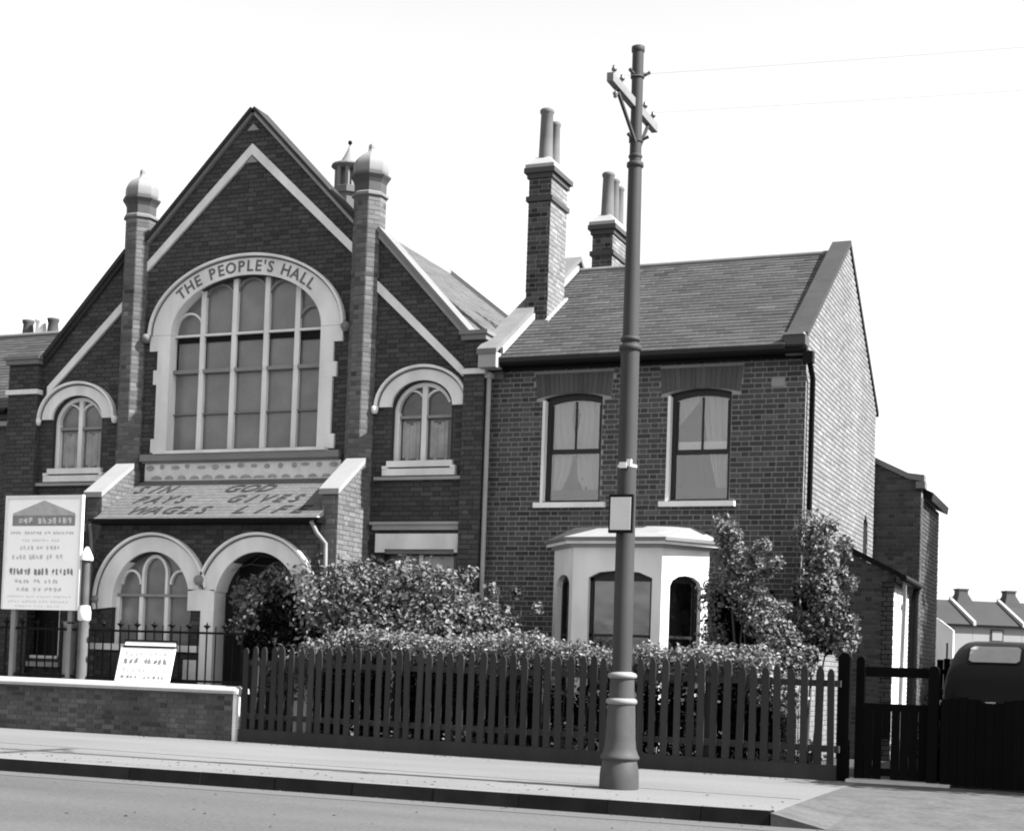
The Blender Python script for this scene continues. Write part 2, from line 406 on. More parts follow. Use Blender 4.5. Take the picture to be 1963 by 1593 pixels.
while x < -3.1:
    L_ = min(.91, -3.06-x); m = MB(); t = random.uniform(-.6, .6); dy = random.uniform(-.006, .006)
    drop = 0
    m.add([(x+.004, KY+dy, -.15), (x+L_-.004, KY+dy, -.15), (x+L_-.004, KY+.02+dy, .003-drop), (x+.004, KY+.02+dy, .003-drop)], [(0,1,2,3)], t)
    m.add([(x+.004, KY+.02+dy, .003-drop), (x+L_-.004, KY+.02+dy, .003-drop), (x+L_-.004, KY+.155, .003-drop), (x+.004, KY+.155, .003-drop)], [(0,1,2,3)], t)
    m.add([(x+.004, KY+dy, -.15), (x+.004, KY+.02+dy, .003-drop), (x+.004, KY+.155, .003-drop), (x+.004, KY+.155, -.15)], [(0,1,2,3)], t)
    m.add([(x+L_-.004, KY+dy, -.15), (x+L_-.004, KY+.155, -.15), (x+L_-.004, KY+.155, .003-drop), (x+L_-.004, KY+.02+dy, .003-drop)], [(0,1,2,3)], t)
    o = m.build('kerb_stone', [KERB_SHADE, KERBT], kb); o.data.polygons[1].material_index = 1
    x += L_; i += 1

m = MB()
for q in range(900):
    x_ = random.uniform(-20, -.5); y_ = random.choice((KY-abs(random.gauss(0, .12)), KY+.3+abs(random.gauss(0, .5)), -2.0-.1*(x_+12)-abs(random.gauss(0, .12)), random.uniform(-13, KY-.1)))
    z_ = -.138 if y_ < KY else .001
    if x_ > -3.1 and y_ > KY: continue
    r0 = random.uniform(.006, .022); n0 = random.randint(4, 6)
    m.add([(x_+r0*random.uniform(.6, 1.4)*math.cos(6.283*k/n0), y_+r0*random.uniform(.6, 1.4)*math.sin(6.283*k/n0), z_+.001) for k in range(n0)] + [(x_, y_, z_+r0*.5)], [(k, (k+1) % n0, n0) for k in range(n0)], random.uniform(-.9, .6))
m.build('grit', mat('grit_stone', .06, tamp=.9), kind='stuff')
# ------------------------------------------------------------------ HALL
HX = -13.52
hall = thing('mission_hall', 'gabled brick mission hall with large arched window and lettering above a tiled porch', 'hall', (HX, 0, 0))
HB = Bricks(hall, B_HALL)
F = front(-.1)
gable = [(-18.2, 0), (-9.24, 0), (-9.24, 6.15), (-9.48, 6.25), (-11.2, 8.05), (-11.45, 8.12), (HX, 10.2), (-15.59, 8.12), (-15.84, 8.05), (-17.56, 6.25), (-18.2, 6.15)]
WCX, WCZ = -13.53, 6.56
bigopen = [(-14.97, 4.62), (-12.08, 4.62)] + [(p[0], p[1]) for p in ell(-13.525, WCZ, 1.445, .94, 0, 180, 36)][:] 
def smallwin(cx): return [(cx-.50, 4.37), (cx+.50, 4.37)] + ell(cx, 5.14, .50, .46, 0, 180, 24)
RW, LW = -10.28, -16.80
lowR = [(-10.85, .9), (-9.62, .9), (-9.62, 2.95), (-10.85, 2.95)]
lowL = [(-18.06, 1.12), (-17.0, 1.12), (-17.0, 2.95), (-18.06, 2.95)]
ditL = [(-15.15, 0), (-11.75, 0), (-11.75, 3.3), (-15.15, 3.3)]
holes = [bigopen, smallwin(RW), smallwin(LW), lowR, lowL, ditL]
m = MB(); plate(m, F, gable, holes, -.30, -.003); fixn(m.build('front_wall', M_HALL, hall))
HB.wall(F, region(gable, [grow(bigopen, 1.03), grow(smallwin(RW), 1.05), grow(smallwin(LW), 1.05), lowR, lowL, ditL]), -18.2, -9.24, 0, 10.2, th=.003, dark=.10)
# dark burnt headers cluster in the upper gable come from tone; side & back walls of the hall
m = MB(); m.box(-18.2, -17.9, .2, 9.5, 0, 6.0); m.box(-9.54, -9.28, .2, 9.5, 0, 6.1); m.box(-17.9, -9.54, 9.2, 9.5, 0, 6.1); m.build('side_wall', B_HALL, hall)
# roof
def slope_roof(parent, bag, P_eave0, P_eave1, P_ridge0, bedmat, expo, tw, th=.008, name='roof_slope', wf=None):
    e0, e1, r0 = Vector(P_eave0), Vector(P_eave1), Vector(P_ridge0)
    U = (e1-e0).normalized(); S = (r0-e0); S = S - U*S.dot(U); Ls = S.length; G = SFrame(e0, U, S)
    W = (e1-e0).length
    if wf is None: wf = lambda s: (0, W)
    m = MB(); q = [G.p(wf(0)[0], 0, -.01), G.p(wf(0)[1], 0, -.01), G.p(wf(Ls)[1], Ls, -.01), G.p(wf(Ls)[0], Ls, -.01)]
    q2 = [p - G.N*.06 for p in q]
    m.add(q+q2, [(0,1,2,3),(7,6,5,4),(0,4,5,1),(1,5,6,2),(2,6,7,3),(3,7,4,0)]); m.build(name, bedmat, parent)
    if bag is not None: tiles(bag, G, wf, Ls, expo, tw, th)
    return G, Ls
HT = Bricks(hall, TILE_H, 'roof_tile', 'roof_tiling', 150)
ez, rz_ = 6.16, 9.46
slope_roof(hall, HT, (-9.25, .22, ez), (-9.25, 7.6, ez), (HX, .22, rz_), SLATEB, .17, .28)
slope_roof(hall, None, (-17.79, 7.6, ez), (-17.79, .22, ez), (HX, 7.6, rz_), TILE_H, .17, .28)
m = MB(); m.tube([(HX, .3, rz_+.02), (HX, 7.6, rz_+.02)], .07, 8); m.build('ridge_tile', GREYST, hall)
m = MB(); m.bar((-9.25, 7.62, ez+.03), (HX, 7.62, rz_+.05), .14, .12); m.bar((-17.79, 7.62, ez+.03), (HX, 7.62, rz_+.05), .14, .12); m.build('verge', GREYST, hall)
# copings
def slopebar(mb, F, a, b, t, d0, d1):
    ax, az = a; bx, bz = b; L_ = math.hypot(bx-ax, bz-az); nx_, nz_ = -(bz-az)/L_, (bx-ax)/L_
    if nz_ < 0: nx_, nz_ = -nx_, -nz_
    band(mb, F, [a, b], [(ax+nx_*t, az+nz_*t), (bx+nx_*t, bz+nz_*t)], d0, d1)
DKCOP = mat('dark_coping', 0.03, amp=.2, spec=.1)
ap = (HX, 10.2)
for sgn in (1, -1):
    e = (HX+sgn*2.02, 8.14)
    m = MB(); slopebar(m, F, e, ap, .05, -.34, .10); fixn(m.build('gable_coping', DKCOP, hall))
    m = MB(); slopebar(m, F, (e[0], e[1]-.075), (HX, 10.125), .065, 0, .06); fixn(m.build('coping_moulding', GREYST if sgn > 0 else DKSTONE, hall))  # left moulding darker: its shade is painted into the stone colour
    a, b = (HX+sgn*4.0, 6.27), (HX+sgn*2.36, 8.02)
    m = MB(); slopebar(m, F, a, b, .07, -.34, .10); fixn(m.build('gable_coping', mat('lit_side_coping', .13) if sgn > 0 else DKCOP, hall))  # right coping paler, left near-black: light and shade put into colour
    m = MB(); slopebar(m, F, (a[0], a[1]-.085), (b[0], b[1]-.085), .07, 0, .06); fixn(m.build('coping_moulding', GREYST if sgn > 0 else DKCOP, hall))  # left moulding blackened, right one pale: same painted light
    # white chevron strings
    m = MB(); band(m, F, [(HX+sgn*2.03, 7.60), (HX, 9.46)], [(HX+sgn*2.03, 7.76), (HX, 9.64)], -.01, .05); fixn(m.build('chevron_band', CREAM, hall))
    m = MB(); band(m, F, [(HX+sgn*3.93, 5.64), (HX+sgn*2.33, 7.11)], [(HX+sgn*3.93, 5.79), (HX+sgn*2.33, 7.28)], -.01, .05); fixn(m.build('chevron_band', CREAM, hall))
for z_ in (9.86, 9.33):
    m = MB(); plate(m, F, [(HX-.11, z_), (HX+.11, z_), (HX, z_+.11)], [], -.01, .045); m.build('apex_stone', mat('apex_grey', .2), hall)
# corner piers
for nm, x0, x1 in (('L', -18.22, -17.60), ('R', -9.55, -9.22)):
    bag = HB; FP = front(-.22)
    m = MB(); m.box(x0, x1, -.216, -.11, 0, 6.18); m.build('corner_pier', M_HALL, hall)
    poly = [(x0, 0), (x1, 0), (x1, 6.18), (x0, 6.18)]
    HB.wall(FP, region(poly, []), x0, x1, 0, 6.18, th=.003)
    HB.wall(Frame((x1, 0, 0), (0,1,0), (1,0,0)), region([(-.215, 0), (-.005, 0), (-.005, 6.18), (-.215, 6.18)], []), -.215, -.005, 0, 6.18, th=.003)
    m = MB(); m.box(x0-.03, x1+.03, -.26, -.105, 5.66, 5.74); m.build('pier_band', CREAM, hall)
    m = MB(); m.box(x0-.04, x1+.04, -.27, .1, 6.18, 6.26); m.box(x0-.07, x1+.07, -.30, .12, 6.26, 6.32); m.build('pier_cap', DKSTONE, hall)
# arch bands
def arch_ring(F, cx, cz, ai, bi, ao, bo, d, name, parent, m_=CREAM, roll=True, t0=0, t1=180):
    n = 40
    mb = MB(); band(mb, F, ell(cx, cz, ai, bi, t0, t1, n), ell(cx, cz, ao-.07, bo-.07, t0, t1, n), -.28, d); o = fixn(mb.build(name, m_, parent))
    mb = MB(); band(mb, F, ell(cx, cz, ai-.004, bi-.004, 12, 128, n), ell(cx, cz, ai+.01, bi+.01, 12, 128, n), -.27, d-.035); fixn(mb.build('soffit_shade', mat('arch_soffit_shade', .05, amp=.2, spec=.1), parent))  # dark lining over the shaded arc only: shade painted as colour
    if roll:
        mb = MB(); band(mb, F, ell(cx, cz, ao-.062, bo-.062, t0, t1, n), ell(cx, cz, ao-.040, bo-.040, t0, t1, n), -.02, d+.008)
        fixn(mb.build('hood_groove', DKSTONE, parent))
        mb = MB(); band(mb, F, ell(cx, cz, ao-.040, bo-.040, t0, t1, n), ell(cx, cz, ao, bo, t0, t1, n), -.02, d+.055); fixn(mb.build('hood_mould', m_, parent))
    return o
arch_ring(F, WCX, WCZ, 1.425, .92, 1.85, 1.26, .05, 'arch_band', hall)
# jambs with quoins
for sgn, xi in ((-1, -14.955), (1, -12.105)):
    m = MB()
    for z0, z1, wd in ((4.60, 4.83, .31), (4.831, 5.74, .24), (5.741, 5.98, .31), (5.981, 6.30, .24), (6.301, 6.555, .40)):
        a, b = sorted((xi, xi+sgn*wd)); fbox(m, F, a, b, z0, z1, -.28, .05)
    fixn(m.build('window_jamb', CREAM, hall))
    m = MB(); m.lathe((xi+sgn*.46, -.17, 6.52), [(0,-.085),(.05,-.07),(.08,-.02),(.085,.02),(.06,.06),(0,.09)], 12); m.build('label_stop', DKSTONE, hall)
# lettering round the arch
lt = MB(); word = "THE PEOPLE'S HALL"; t0, t1 = 144.5, 37.5
ws = {'T':.9,'H':1.,'E':.85,' ':.62,'P':.88,'O':1.1,'L':.8,"'":.35,'S':.82,'A':1.}
tot = sum(ws[c] for c in word); acc = 0
# walk evenly by arc length on the mid ellipse
am, bm_ = 1.60, 1.05
ths = np.linspace(R(t0), R(t1), 800); pxs = WCX+am*np.cos(ths); pzs = WCZ+bm_*np.sin(ths); sl_ = np.concatenate(([0], np.cumsum(np.hypot(np.diff(pxs), np.diff(pzs)))))
for c in word:
    mid = (acc+ws[c]/2)/tot*sl_[-1]; acc += ws[c]
    if c == ' ': continue
    i = int(np.searchsorted(sl_, mid)); i = min(max(i, 2), 797)
    tx, tz = pxs[i+2]-pxs[i-2], pzs[i+2]-pzs[i-2]; ang = math.atan2(tz, tx)
    lt = MB(); h = .255; merge_text(lt, F, c, pxs[i]+math.sin(ang)*.075, pzs[i]-math.cos(ang)*.075, h, .052, ang, 1.0, 0, .006, .0045)
    lt.build('arch_letter', mat('letter_grey', 0.1, amp=.25, scale=20), hall)
# window: glazing + bars
def prism_bar(mb, F, a, b, w_, d0, d1):
    ax, az = a; bx, bz = b; L_ = math.hypot(bx-ax, bz-az); nx_, nz_ = -(bz-az)/L_*w_/2, (bx-ax)/L_*w_/2
    band(mb, F, [(ax-nx_, az-nz_), (bx-nx_, bz-nz_)], [(ax+nx_, az+nz_), (bx+nx_, bz+nz_)], d0, d1)
GF = front(.06)
win = thing_part = MB(); plate(win, GF, [(-15.0, 4.6), (-12.05, 4.6)] + ell(-13.525, WCZ, 1.47, .97, 0, 180, 30), [], -.02, 0)
bw_ = win.build('great_window', FROST, hall)
xs_m = [-14.42, -13.81, -13.20, -12.62]
tops = [7.20, 7.40, 7.40, 7.12]
def zt(x): return WCZ + .94*math.sqrt(max(0, 1-((x+13.525)/1.445)**2))
for x_, tp in zip(xs_m, tops):
    m = MB(); fbox(m, GF, x_-.045, x_+.045, 4.63, min(zt(x_)-.0, 7.5), .002, .07); fixn(m.build('mullion', CREAM, bw_))
for z_, hh, mt, dd_ in ((6.555, .035, CREAM, .085), (5.955, .06, GREYPAINT, .10), (5.25, .022, DKSTONE, .05)):
    m = MB(); 
    xs = [-14.97]+xs_m+[-12.08]
    for a, b in zip(xs[:-1], xs[1:]): fbox(m, GF, a+(.047 if a > -14.9 else 0), b-(.047 if b < -12.1 else 0), z_-hh/2, z_+hh/2, .002, dd_)
    fixn(m.build('transom', mt, bw_))
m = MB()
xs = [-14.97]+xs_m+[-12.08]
for a, b in zip(xs[:-1], xs[1:]):     # black strips painted in as shadow under the transom and beside the bars
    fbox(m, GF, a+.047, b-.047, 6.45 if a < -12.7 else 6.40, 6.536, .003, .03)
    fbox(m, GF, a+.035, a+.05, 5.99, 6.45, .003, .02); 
fixn(m.build('transom_shadow', BLACK, bw_))
for i, (a, b) in enumerate(zip(xs[:-1], xs[1:])):
    cx_ = (a+b)/2; hw = (b-a)/2-.03
    top = (6.62+.04, .26) if i in (0, 4) else ((7.10, .27) if i != 2 else (7.17, .27))
    mb = MB(); band(mb, GF, ell(cx_, top[0], hw-.0, top[1], 8, 172, 18), ell(cx_, top[0], hw+.03, top[1]+.035, 8, 172, 18), .002, .05); fixn(mb.build('light_head', GREYPAINT if i not in (0,) else CREAM, bw_))
m = MB(); m.box(-15.15, -11.9, -.24, .02, 4.565, 4.615); m.build('window_sill', CREAM, hall)
m = MB(); m.box(-15.42, -11.66, -.22, -.104, 4.45, 4.562); m.box(-15.40, -11.68, -.18, -.104, 4.42, 4.4495); m.build('sill_moulding', mat('moulding_grey', .16, amp=.1, scale=3), hall)
# ornamental frieze
m = MB(); m.box(-15.36, -11.66, -.135, -.104, 4.13, 4.418); fr = m.build('frieze', mat('frieze_plaster', .52, amp=.12, scale=6, fine=.06), hall)
m = MB(); FF = front(-.135)
n_ = 15
for i in range(n_):
    cx_ = -15.24 + i*3.46/(n_-1)
    SCM = mat('frieze_shadow', .26, amp=.25, scale=9)
    m = MB(); plate(m, FF, ell(cx_+random.uniform(-.03, .03), 4.35+random.uniform(-.012, .012), .075+random.uniform(-.03, .015), .042+random.uniform(-.015, .008), 0, 360, 10)[:-1], [], -.004, .006); m.build('scallop', SCM, fr)
    if i < n_-1:
        m = MB(); plate(m, FF, ell(cx_+.12, 4.15, .10+random.uniform(-.02, .012), .05+random.uniform(-.015, .02), 0, 180, 8), [], -.004, .006); m.build('scallop', SCM, fr)
m = MB(); m.box(-15.34, -11.66, -.15, -.104, 4.095, 4.128); m.build('flashing', LEAD, hall)
# small upper windows
for cx in (RW, LW):
    arch_ring(F, cx, 5.22, .52, .40, .80, .635, .05, 'arch_band', hall)
    for sgn in (-1, 1):
        m = MB(); m.lathe((cx+sgn*.80, -.16, 5.19), [(0,-.075),(.04,-.065),(.055,-.02),(.06,.03),(.04,.05),(0,.06)], 10); m.build('label_stop', CREAM, hall)
    GW = front(.04)
    m = MB(); plate(m, GW, [(cx-.53, 4.36), (cx+.53, 4.36)] + ell(cx, 5.14, .53, .49, 0, 180, 20), [], -.02, 0); wn = m.build('arched_window', FROST2 if cx == RW else mat('dusky_glass', .12, rough=.25, amp=.35, scale=4, spec=.5), hall)
    m = MB(); fbox(m, GW, cx-.042, cx+.042, 4.38, 5.56, .002, .07); fixn(m.build('mullion', CREAM, wn))
    m = MB(); fbox(m, GW, cx-.5, cx-.42, 4.38, 5.14, .002, .08); fixn(m.build('frame', CREAM, wn))
    m = MB(); band(m, GW, ell(cx, 5.14, .44, .40, 180, 20, 24), ell(cx, 5.14, .50, .46, 180, 20, 24), .002, .08); fixn(m.build('frame', CREAM, wn))
    m = MB(); fbox(m, GW, cx-.42, cx-.043, 5.045, 5.09, .002, .075); fbox(m, GW, cx+.043, cx+.5, 5.045, 5.09, .002, .075); fixn(m.build('transom', GREYPAINT, wn))
    for sgn in (-1, 1):
        mb = MB(); c_ = cx+sgn*.235; band(mb, GW, ell(c_, 5.30, .20, .17, 0, 180, 14), ell(c_, 5.30, .228, .20, 0, 180, 14), .002, .05); fixn(mb.build('light_head', CREAM, wn))
        mb = MB()
        for k in range(5):
            zz0 = 4.42
            fbox(mb, GW, cx+sgn*.24-.15+.06*k, cx+sgn*.24-.15+.06*k+.058, zz0+.03*math.sin(k*2.2+cx), 4.98+.03*math.cos(k*1.7), .001, .006+.004*(k % 2))
        fixn(mb.build('curtain', mat('hall_curtain', 0.26, amp=.25, scale=5), wn))
    m = MB(); m.box(cx-.56, cx+.56, -.17, .0, 4.275, 4.37); m.box(cx-.62, cx+.62, -.19, -.104, 4.14, 4.245); m.box(cx-.62, cx-.54, -.2, -.104, 4.2451, 4.29); m.box(cx+.54, cx+.62, -.2, -.104, 4.2451, 4.29); m.build('window_sill', CREAM, hall)
# string courses, recessed panels, lower lintel
for x0, x1 in ((-11.05, -9.42), (-17.82, -15.95)):
    m = MB(); m.box(x0, x1, -.17, -.104, 4.075, 4.125); m.build('string_course', GREYST, hall)
    m = MB(); m.box(x0-.04, x1, -.19, -.104, 3.38, 3.425); m.box(x0, x1, -.16, -.104, 3.30, 3.379); m.build('cornice', GREYST, hall)
FL = front(-.1)
for x0, x1 in ((-10.98, -9.47), (-18.1, -16.95)):
    m = MB(); m.box(x0, x1, -.17, -.104, 3.0, 3.24); m.box(x0, x0+.16, -.172, -.104, 2.95, 2.999); m.box(x1-.16, x1, -.172, -.104, 2.95, 2.999); m.build('lintel', CREAM, hall)
    m = MB(); m.box(x0+.17, x1-.17, -.14, -.104, 2.93, 2.998); m.build('lintel_moulding', DKSTONE, hall)
m = MB(); m.box(-10.87, -9.6, .02, .04, .88, 2.97); wn = m.build('lower_window', FROST2, hall)
m = MB(); m.box(-10.27, -10.21, -.04, .018, .9, 2.94); m.box(-10.85, -9.62, -.04, .018, 2.2, 2.25); m.build('frame', CREAM, wn)
m = MB(); m.box(-10.2, -9.7, .0, .017, 1.2, 2.9); m.build('blind', mat('blind_cloth', .35, amp=.3, scale=4), wn)
m = MB(); m.box(-18.08, -16.98, .02, .04, 1.1, 2.97); wn = m.build('lower_window', BLACK, hall)
m = MB(); m.box(-17.05, -17.0, -.06, .018, 1.17, 2.95); m.box(-18.04, -17.0, -.13, .018, 1.12, 1.169); m.build('frame', CREAM, wn)
m = MB(); m.box(-18.2, -16.92, -.2, -.104, .98, 1.06); m.build('window_sill', GREYST, wn)
def smoothprof(P, n=5):
    o_ = []
    for i in range(len(P)-1):
        p0, p1, p2, p3 = P[max(i-1, 0)], P[i], P[i+1], P[min(i+2, len(P)-1)]
        for k in range(n):
            t = k/n; o_.append(tuple(max(0, .5*((2*p1[j])+(-p0[j]+p2[j])*t+(2*p0[j]-5*p1[j]+4*p2[j]-p3[j])*t*t+(-p0[j]+3*p1[j]-3*p2[j]+p3[j])*t**3)) for j in (0, 1)))
    return o_+[P[-1]]
# octagonal turrets
for cx in (-15.72, -11.36):
    rr = .24/math.cos(R(22.5)); t = bpy.data.objects.new('turret', None); col.objects.link(t); t.parent = hall; t.matrix_parent_inverse = mw(hall).inverted(); t.location = (cx, -.05, 0)
    m = MB(); m.lathe((cx, -.05, 0), [(rr-.004, 0), (rr-.004, 8.62)], 8, R(22.5), False); m.build('shaft', M_TUR, t)
    TB = Bricks(t, B_TUR, nparts=75)
    for k in range(8):
        a = R(45*k)
        if math.sin(a) > .9: continue
        N = Vector((math.cos(a), math.sin(a), 0)); U = Vector((-N.y, N.x, 0)); O = Vector((cx, -.05, 0)) + N*.236
        FT = Frame(O, U, N); hw = .24*math.tan(R(22.5))-.003
        z_ = 0; kk = 0
        while z_ < 8.55:
            if kk % 2: segs = [(-hw, hw)]
            else: segs = [(-hw, -.005), (.005, hw)]
            for a0, b0 in segs:
                TB.item(FT, FT.p((a0+b0)/2, z_+.0325, 0), b0-a0, .065, .004, random.gauss(0, .4) - (.5 if random.random() < .12 else 0), kk % 2 == 1 and k in (6, 7), -(z_*.6) if z_ > 4 else 9)
            z_ += .075; kk += 1
    TB.flush()
    m = MB(); m.lathe((cx, -.05, 8.55), [(rr-.01, 0), (rr+.035, .02), (rr+.035, .06), (rr-.01, .09)], 8, R(22.5), False); m.build('neck_band', mat('band_grey', .13), t)
    m = MB(); m.lathe((cx, -.05, 8.64), [(rr-.005, 0), (rr-.005, .14), (rr+.02, .19), (rr+.055, .24)], 8, R(22.5), False); m.build('neck', mat('turret_neck', .05, amp=.15), t)
    m = MB(); m.lathe((cx, -.05, 8.88), [(rr+.055, .001), (rr+.065, .015), (rr+.065, .035), (rr+.0, .055)], 8, R(22.5), False); m.build('cornice', mat('cornice_grey', .07), t)
    m = MB(); m.lathe((cx, -.05, 8.93), smoothprof([(.262, 0), (.280, .04), (.285, .11), (.278, .18), (.25, .24), (.20, .29), (.135, .335), (.08, .375), (.057, .42), (.055, .46), (.045, .50), (.0, .53)]), 8, R(22.5), False); m.build('dome', ZINC, t)
# cupola on the ridge
cp = bpy.data.objects.new('cupola', None); col.objects.link(cp); cp.parent = hall; cp.matrix_parent_inverse = mw(hall).inverted(); cp.location = (-13.45, 3, 9.4)
C0 = (-13.45, 3, 0)
m = MB(); m.lathe(C0, [(.24, 9.3), (.24, 9.72), (.30, 9.73), (.30, 9.84), (.25, 9.86)], 8, R(22.5), False); m.build('base', mat('cupola_base', .09, amp=.1), cp)
m = MB()
for k in range(8):
    a = R(22.5+45*k); m.bar((C0[0]+.22*math.cos(a), 3+.22*math.sin(a), 9.86), (C0[0]+.22*math.cos(a), 3+.22*math.sin(a), 10.23), .06, .06)
m.lathe(C0, [(.11, 9.86), (.11, 10.23)], 8, 0, False); m.build('louvre_frame', LEAD, cp)
m = MB(); m.lathe(C0, [(.24, 10.20), (.33, 10.24), (.32, 10.27), (.17, 10.31)], 16, 0, False); m.build('eave', DKSTONE, cp)
m = MB(); m.lathe(C0, [(.18, 10.31), (.11, 10.43), (.05, 10.55), (.015, 10.64)], 12); m.build('spire', ZINC, cp)
m = MB(); m.lathe(C0, [(.012, 10.62), (.012, 10.66), (.035, 10.675), (.04, 10.70), (.03, 10.73), (0, 10.74)], 10); m.build('finial', BLACK, cp)
# porch
PF = front(-1.1)
porch = bpy.data.objects.new('porch', None); col.objects.link(porch); porch.parent = hall; porch.matrix_parent_inverse = mw(hall).inverted(); porch.location = (-13.45, -1.1, 0)
AC = [(-14.42, 2.09), (-12.49, 2.09)]; RI, RO = .77, 1.08
po = [(-15.56, 0), (-11.30, 0), (-11.30, 3.36), (-15.56, 3.36)]
winhole = [(-15.17, 1.35), (-13.72, 1.35)] + ell(AC[0][0], 2.09, .725, .78, 0, 180, 24)
doorhole = [(-13.23, 0.01), (-11.75, 0.01)] + ell(AC[1][0], 2.09, .74, .78, 0, 180, 24)
m = MB(); plate(m, PF, po, [grow(winhole, 1.02), grow(doorhole, 1.02)], -.30, -.003); fixn(m.build('porch_wall', M_HALL, porch))
PB = Bricks(porch, B_HALL, nparts=120)
PB.wall(PF, region(po, [grow(winhole), grow(doorhole)]), -15.56, -11.30, 0, 3.36, th=.003)
PB.flush(2.2)
for (cx, cz), ai in ((AC[0], .725), (AC[1], .74)):
    arch_ring(PF, cx, cz, ai, .78, RO, RO, .05, 'arch_band', porch, t0=(0 if cx > -13 else 12), t1=(168 if cx > -13 else 188))
m = MB(); m.box(-13.72+.001, -13.232, -1.15, -.83, 1.95, 2.28); m.box(-13.47, -13.232, -1.152, -.83, .0, 1.949); m.build('pier_band', CREAM, porch)
m = MB(); m.box(-11.748, -11.50, -1.15, -.83, 0, 2.1); m.build('pier_band', CREAM, porch)
m = MB(); m.lathe((-13.49, -1.19, 2.42), [(0,-.09),(.06,-.07),(.09,-.01),(.085,.04),(.05,.075),(0,.09)], 14); m.lathe((-15.47, -1.17, 2.10), [(0,-.07),(.05,-.05),(.07,0),(.05,.05),(0,.07)], 12); m.build('label_stop', ZINC, porch)
# porch window tracery
GP = front(-.95)
m = MB(); plate(m, GP, [(-15.2, 1.33), (-13.7, 1.33)] + ell(AC[0][0], 2.09, .74, .80, 0, 180, 20), [], -.02, 0); pw = m.build('porch_window', mat('porch_glass', .12, rough=.2, amp=.3, scale=3, spec=.5), porch)
for x_ in (-15.13, -14.68, -14.20):
    m = MB(); fbox(m, GP, x_-.035, x_+.035, 1.36, 2.16, .002, .07); fixn(m.build('mullion', CREAM, pw))
m = MB(); fbox(m, GP, -15.16, -13.72, 2.161, 2.205, .002, .085); fixn(m.build('transom', GREYPAINT, pw))
m = MB(); 
band(m, GP, ell(-14.44, 2.52, .20, .26, 0, 180, 18), ell(-14.44, 2.52, .245, .31, 0, 180, 18), .002, .07)
fbox(m, GP, -14.685, -14.64, 2.206, 2.519, .002, .07); fbox(m, GP, -14.24, -14.195, 2.206, 2.519, .002, .07)
band(m, GP, ell(-14.90, 2.36, .165, .20, 0, 180, 14), ell(-14.90, 2.36, .20, .235, 0, 180, 14), .002, .055)
band(m, GP, ell(-13.97, 2.36, .165, .20, 0, 180, 14), ell(-13.97, 2.36, .20, .235, 0, 180, 14), .002, .055)
fixn(m.build('tracery', CREAM, pw))
m = MB(); m.box(-15.5, -13.5, -1.20, -1.10+.004, 1.30, 1.40); m.build('window_sill', CREAM, porch)
m = MB(); m.box(-15.1, -13.8, -.9, -.75, .3, 1.3); m.build('inner_wall', ROOM, porch)
m = MB(); m.box(-13.3, -11.7, -.35, -.3, 0, 3.0); m.build('door', mat('dark_door', .03, amp=.2, scale=4), porch)
# porch roof
PT = Bricks(porch, TILE_P, 'roof_tile', 'roof_tiling', 200)
def pw_(s):
    return (0, 4.02)
GPR, Lp = slope_roof(porch, PT, (-15.42, -1.30, 3.40), (-11.38, -1.30, 3.40), (-15.42, -.14, 4.11), SLATEB, .105, .19, .003, wf=lambda s: (0 if True else 0, 4.04))
PT.flush()
m = MB(); m.box(-15.46, -11.34, -1.36, -1.105, 3.30, 3.375); m.box(-15.5, -11.30, -1.40, -1.361, 3.33, 3.37); m.build('gutter', BLACK, porch)
m = MB(); m.box(-15.42, -11.36, -1.34, -1.27, 3.376, 3.395); m.build('eave_strip', CREAM, porch)
def roofletters(rows):
    for body, px0, px1, s_ in rows:
        n_ = len(body); st_ = (px1-px0)/n_
        for i_, ch in enumerate(body):
            mb = MB(); merge_text(mb, GPR, ch, px0+15.42+st_*(i_+.5)-.10, s_, .37, .014, 0, min(1.12, st_/(.30 if ch not in 'I' else .2)), .38, .002, .006)
            mb.build('roof_letter', TILE_L, porch)
# positions measured along the slope (s from the eave)
roofletters([('SIN', -15.26, -14.46, .90), ('PAYS', -15.0, -13.95, .50), ('WAGES', -14.80, -13.30, .10)])
roofletters([('GOD', -13.50, -12.58, .90), ('GIVES', -13.22, -11.85, .50), ('LIFE', -12.92, -11.55, .10)])
# buttresses with weathered caps
for x0, x1 in ((-15.76, -15.46), (-11.42, -11.14)):
    SB = Frame((x1, 0, 0), (0, 1, 0), (1, 0, 0))
    side = [(-1.1, 0), (-.12, 0), (-.12, 4.30), (-.36, 4.30), (-1.1, 3.78)]
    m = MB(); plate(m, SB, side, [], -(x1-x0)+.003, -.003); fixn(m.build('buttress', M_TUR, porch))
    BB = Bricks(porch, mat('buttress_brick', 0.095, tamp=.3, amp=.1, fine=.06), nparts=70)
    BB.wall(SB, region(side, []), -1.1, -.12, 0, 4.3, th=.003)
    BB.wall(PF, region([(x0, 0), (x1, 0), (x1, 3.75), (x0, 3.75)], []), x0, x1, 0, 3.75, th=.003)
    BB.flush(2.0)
    m = MB(); a = [(-1.16, 3.745), (-.34, 4.315)]; b = [(-1.16, 3.83), (-.34, 4.40)]
    G2 = Frame(((x0+x1)/2, 0, 0), (0, 1, 0), (1, 0, 0)); band(m, G2, a, b, -(x1-x0)/2-.03, (x1-x0)/2+.03); fixn(m.build('buttress_cap', mat('cap_stone', 0.2, amp=.06, scale=4), porch))
m = MB(); m.tube([(-11.45, -1.36, 3.32), (-11.38, -1.30, 3.15), (-11.30, -1.16, 3.0), (-11.27, -1.15, 2.0), (-11.27, -1.15, .05)], .032, 8); m.build('downpipe', GREYPAINT, porch)
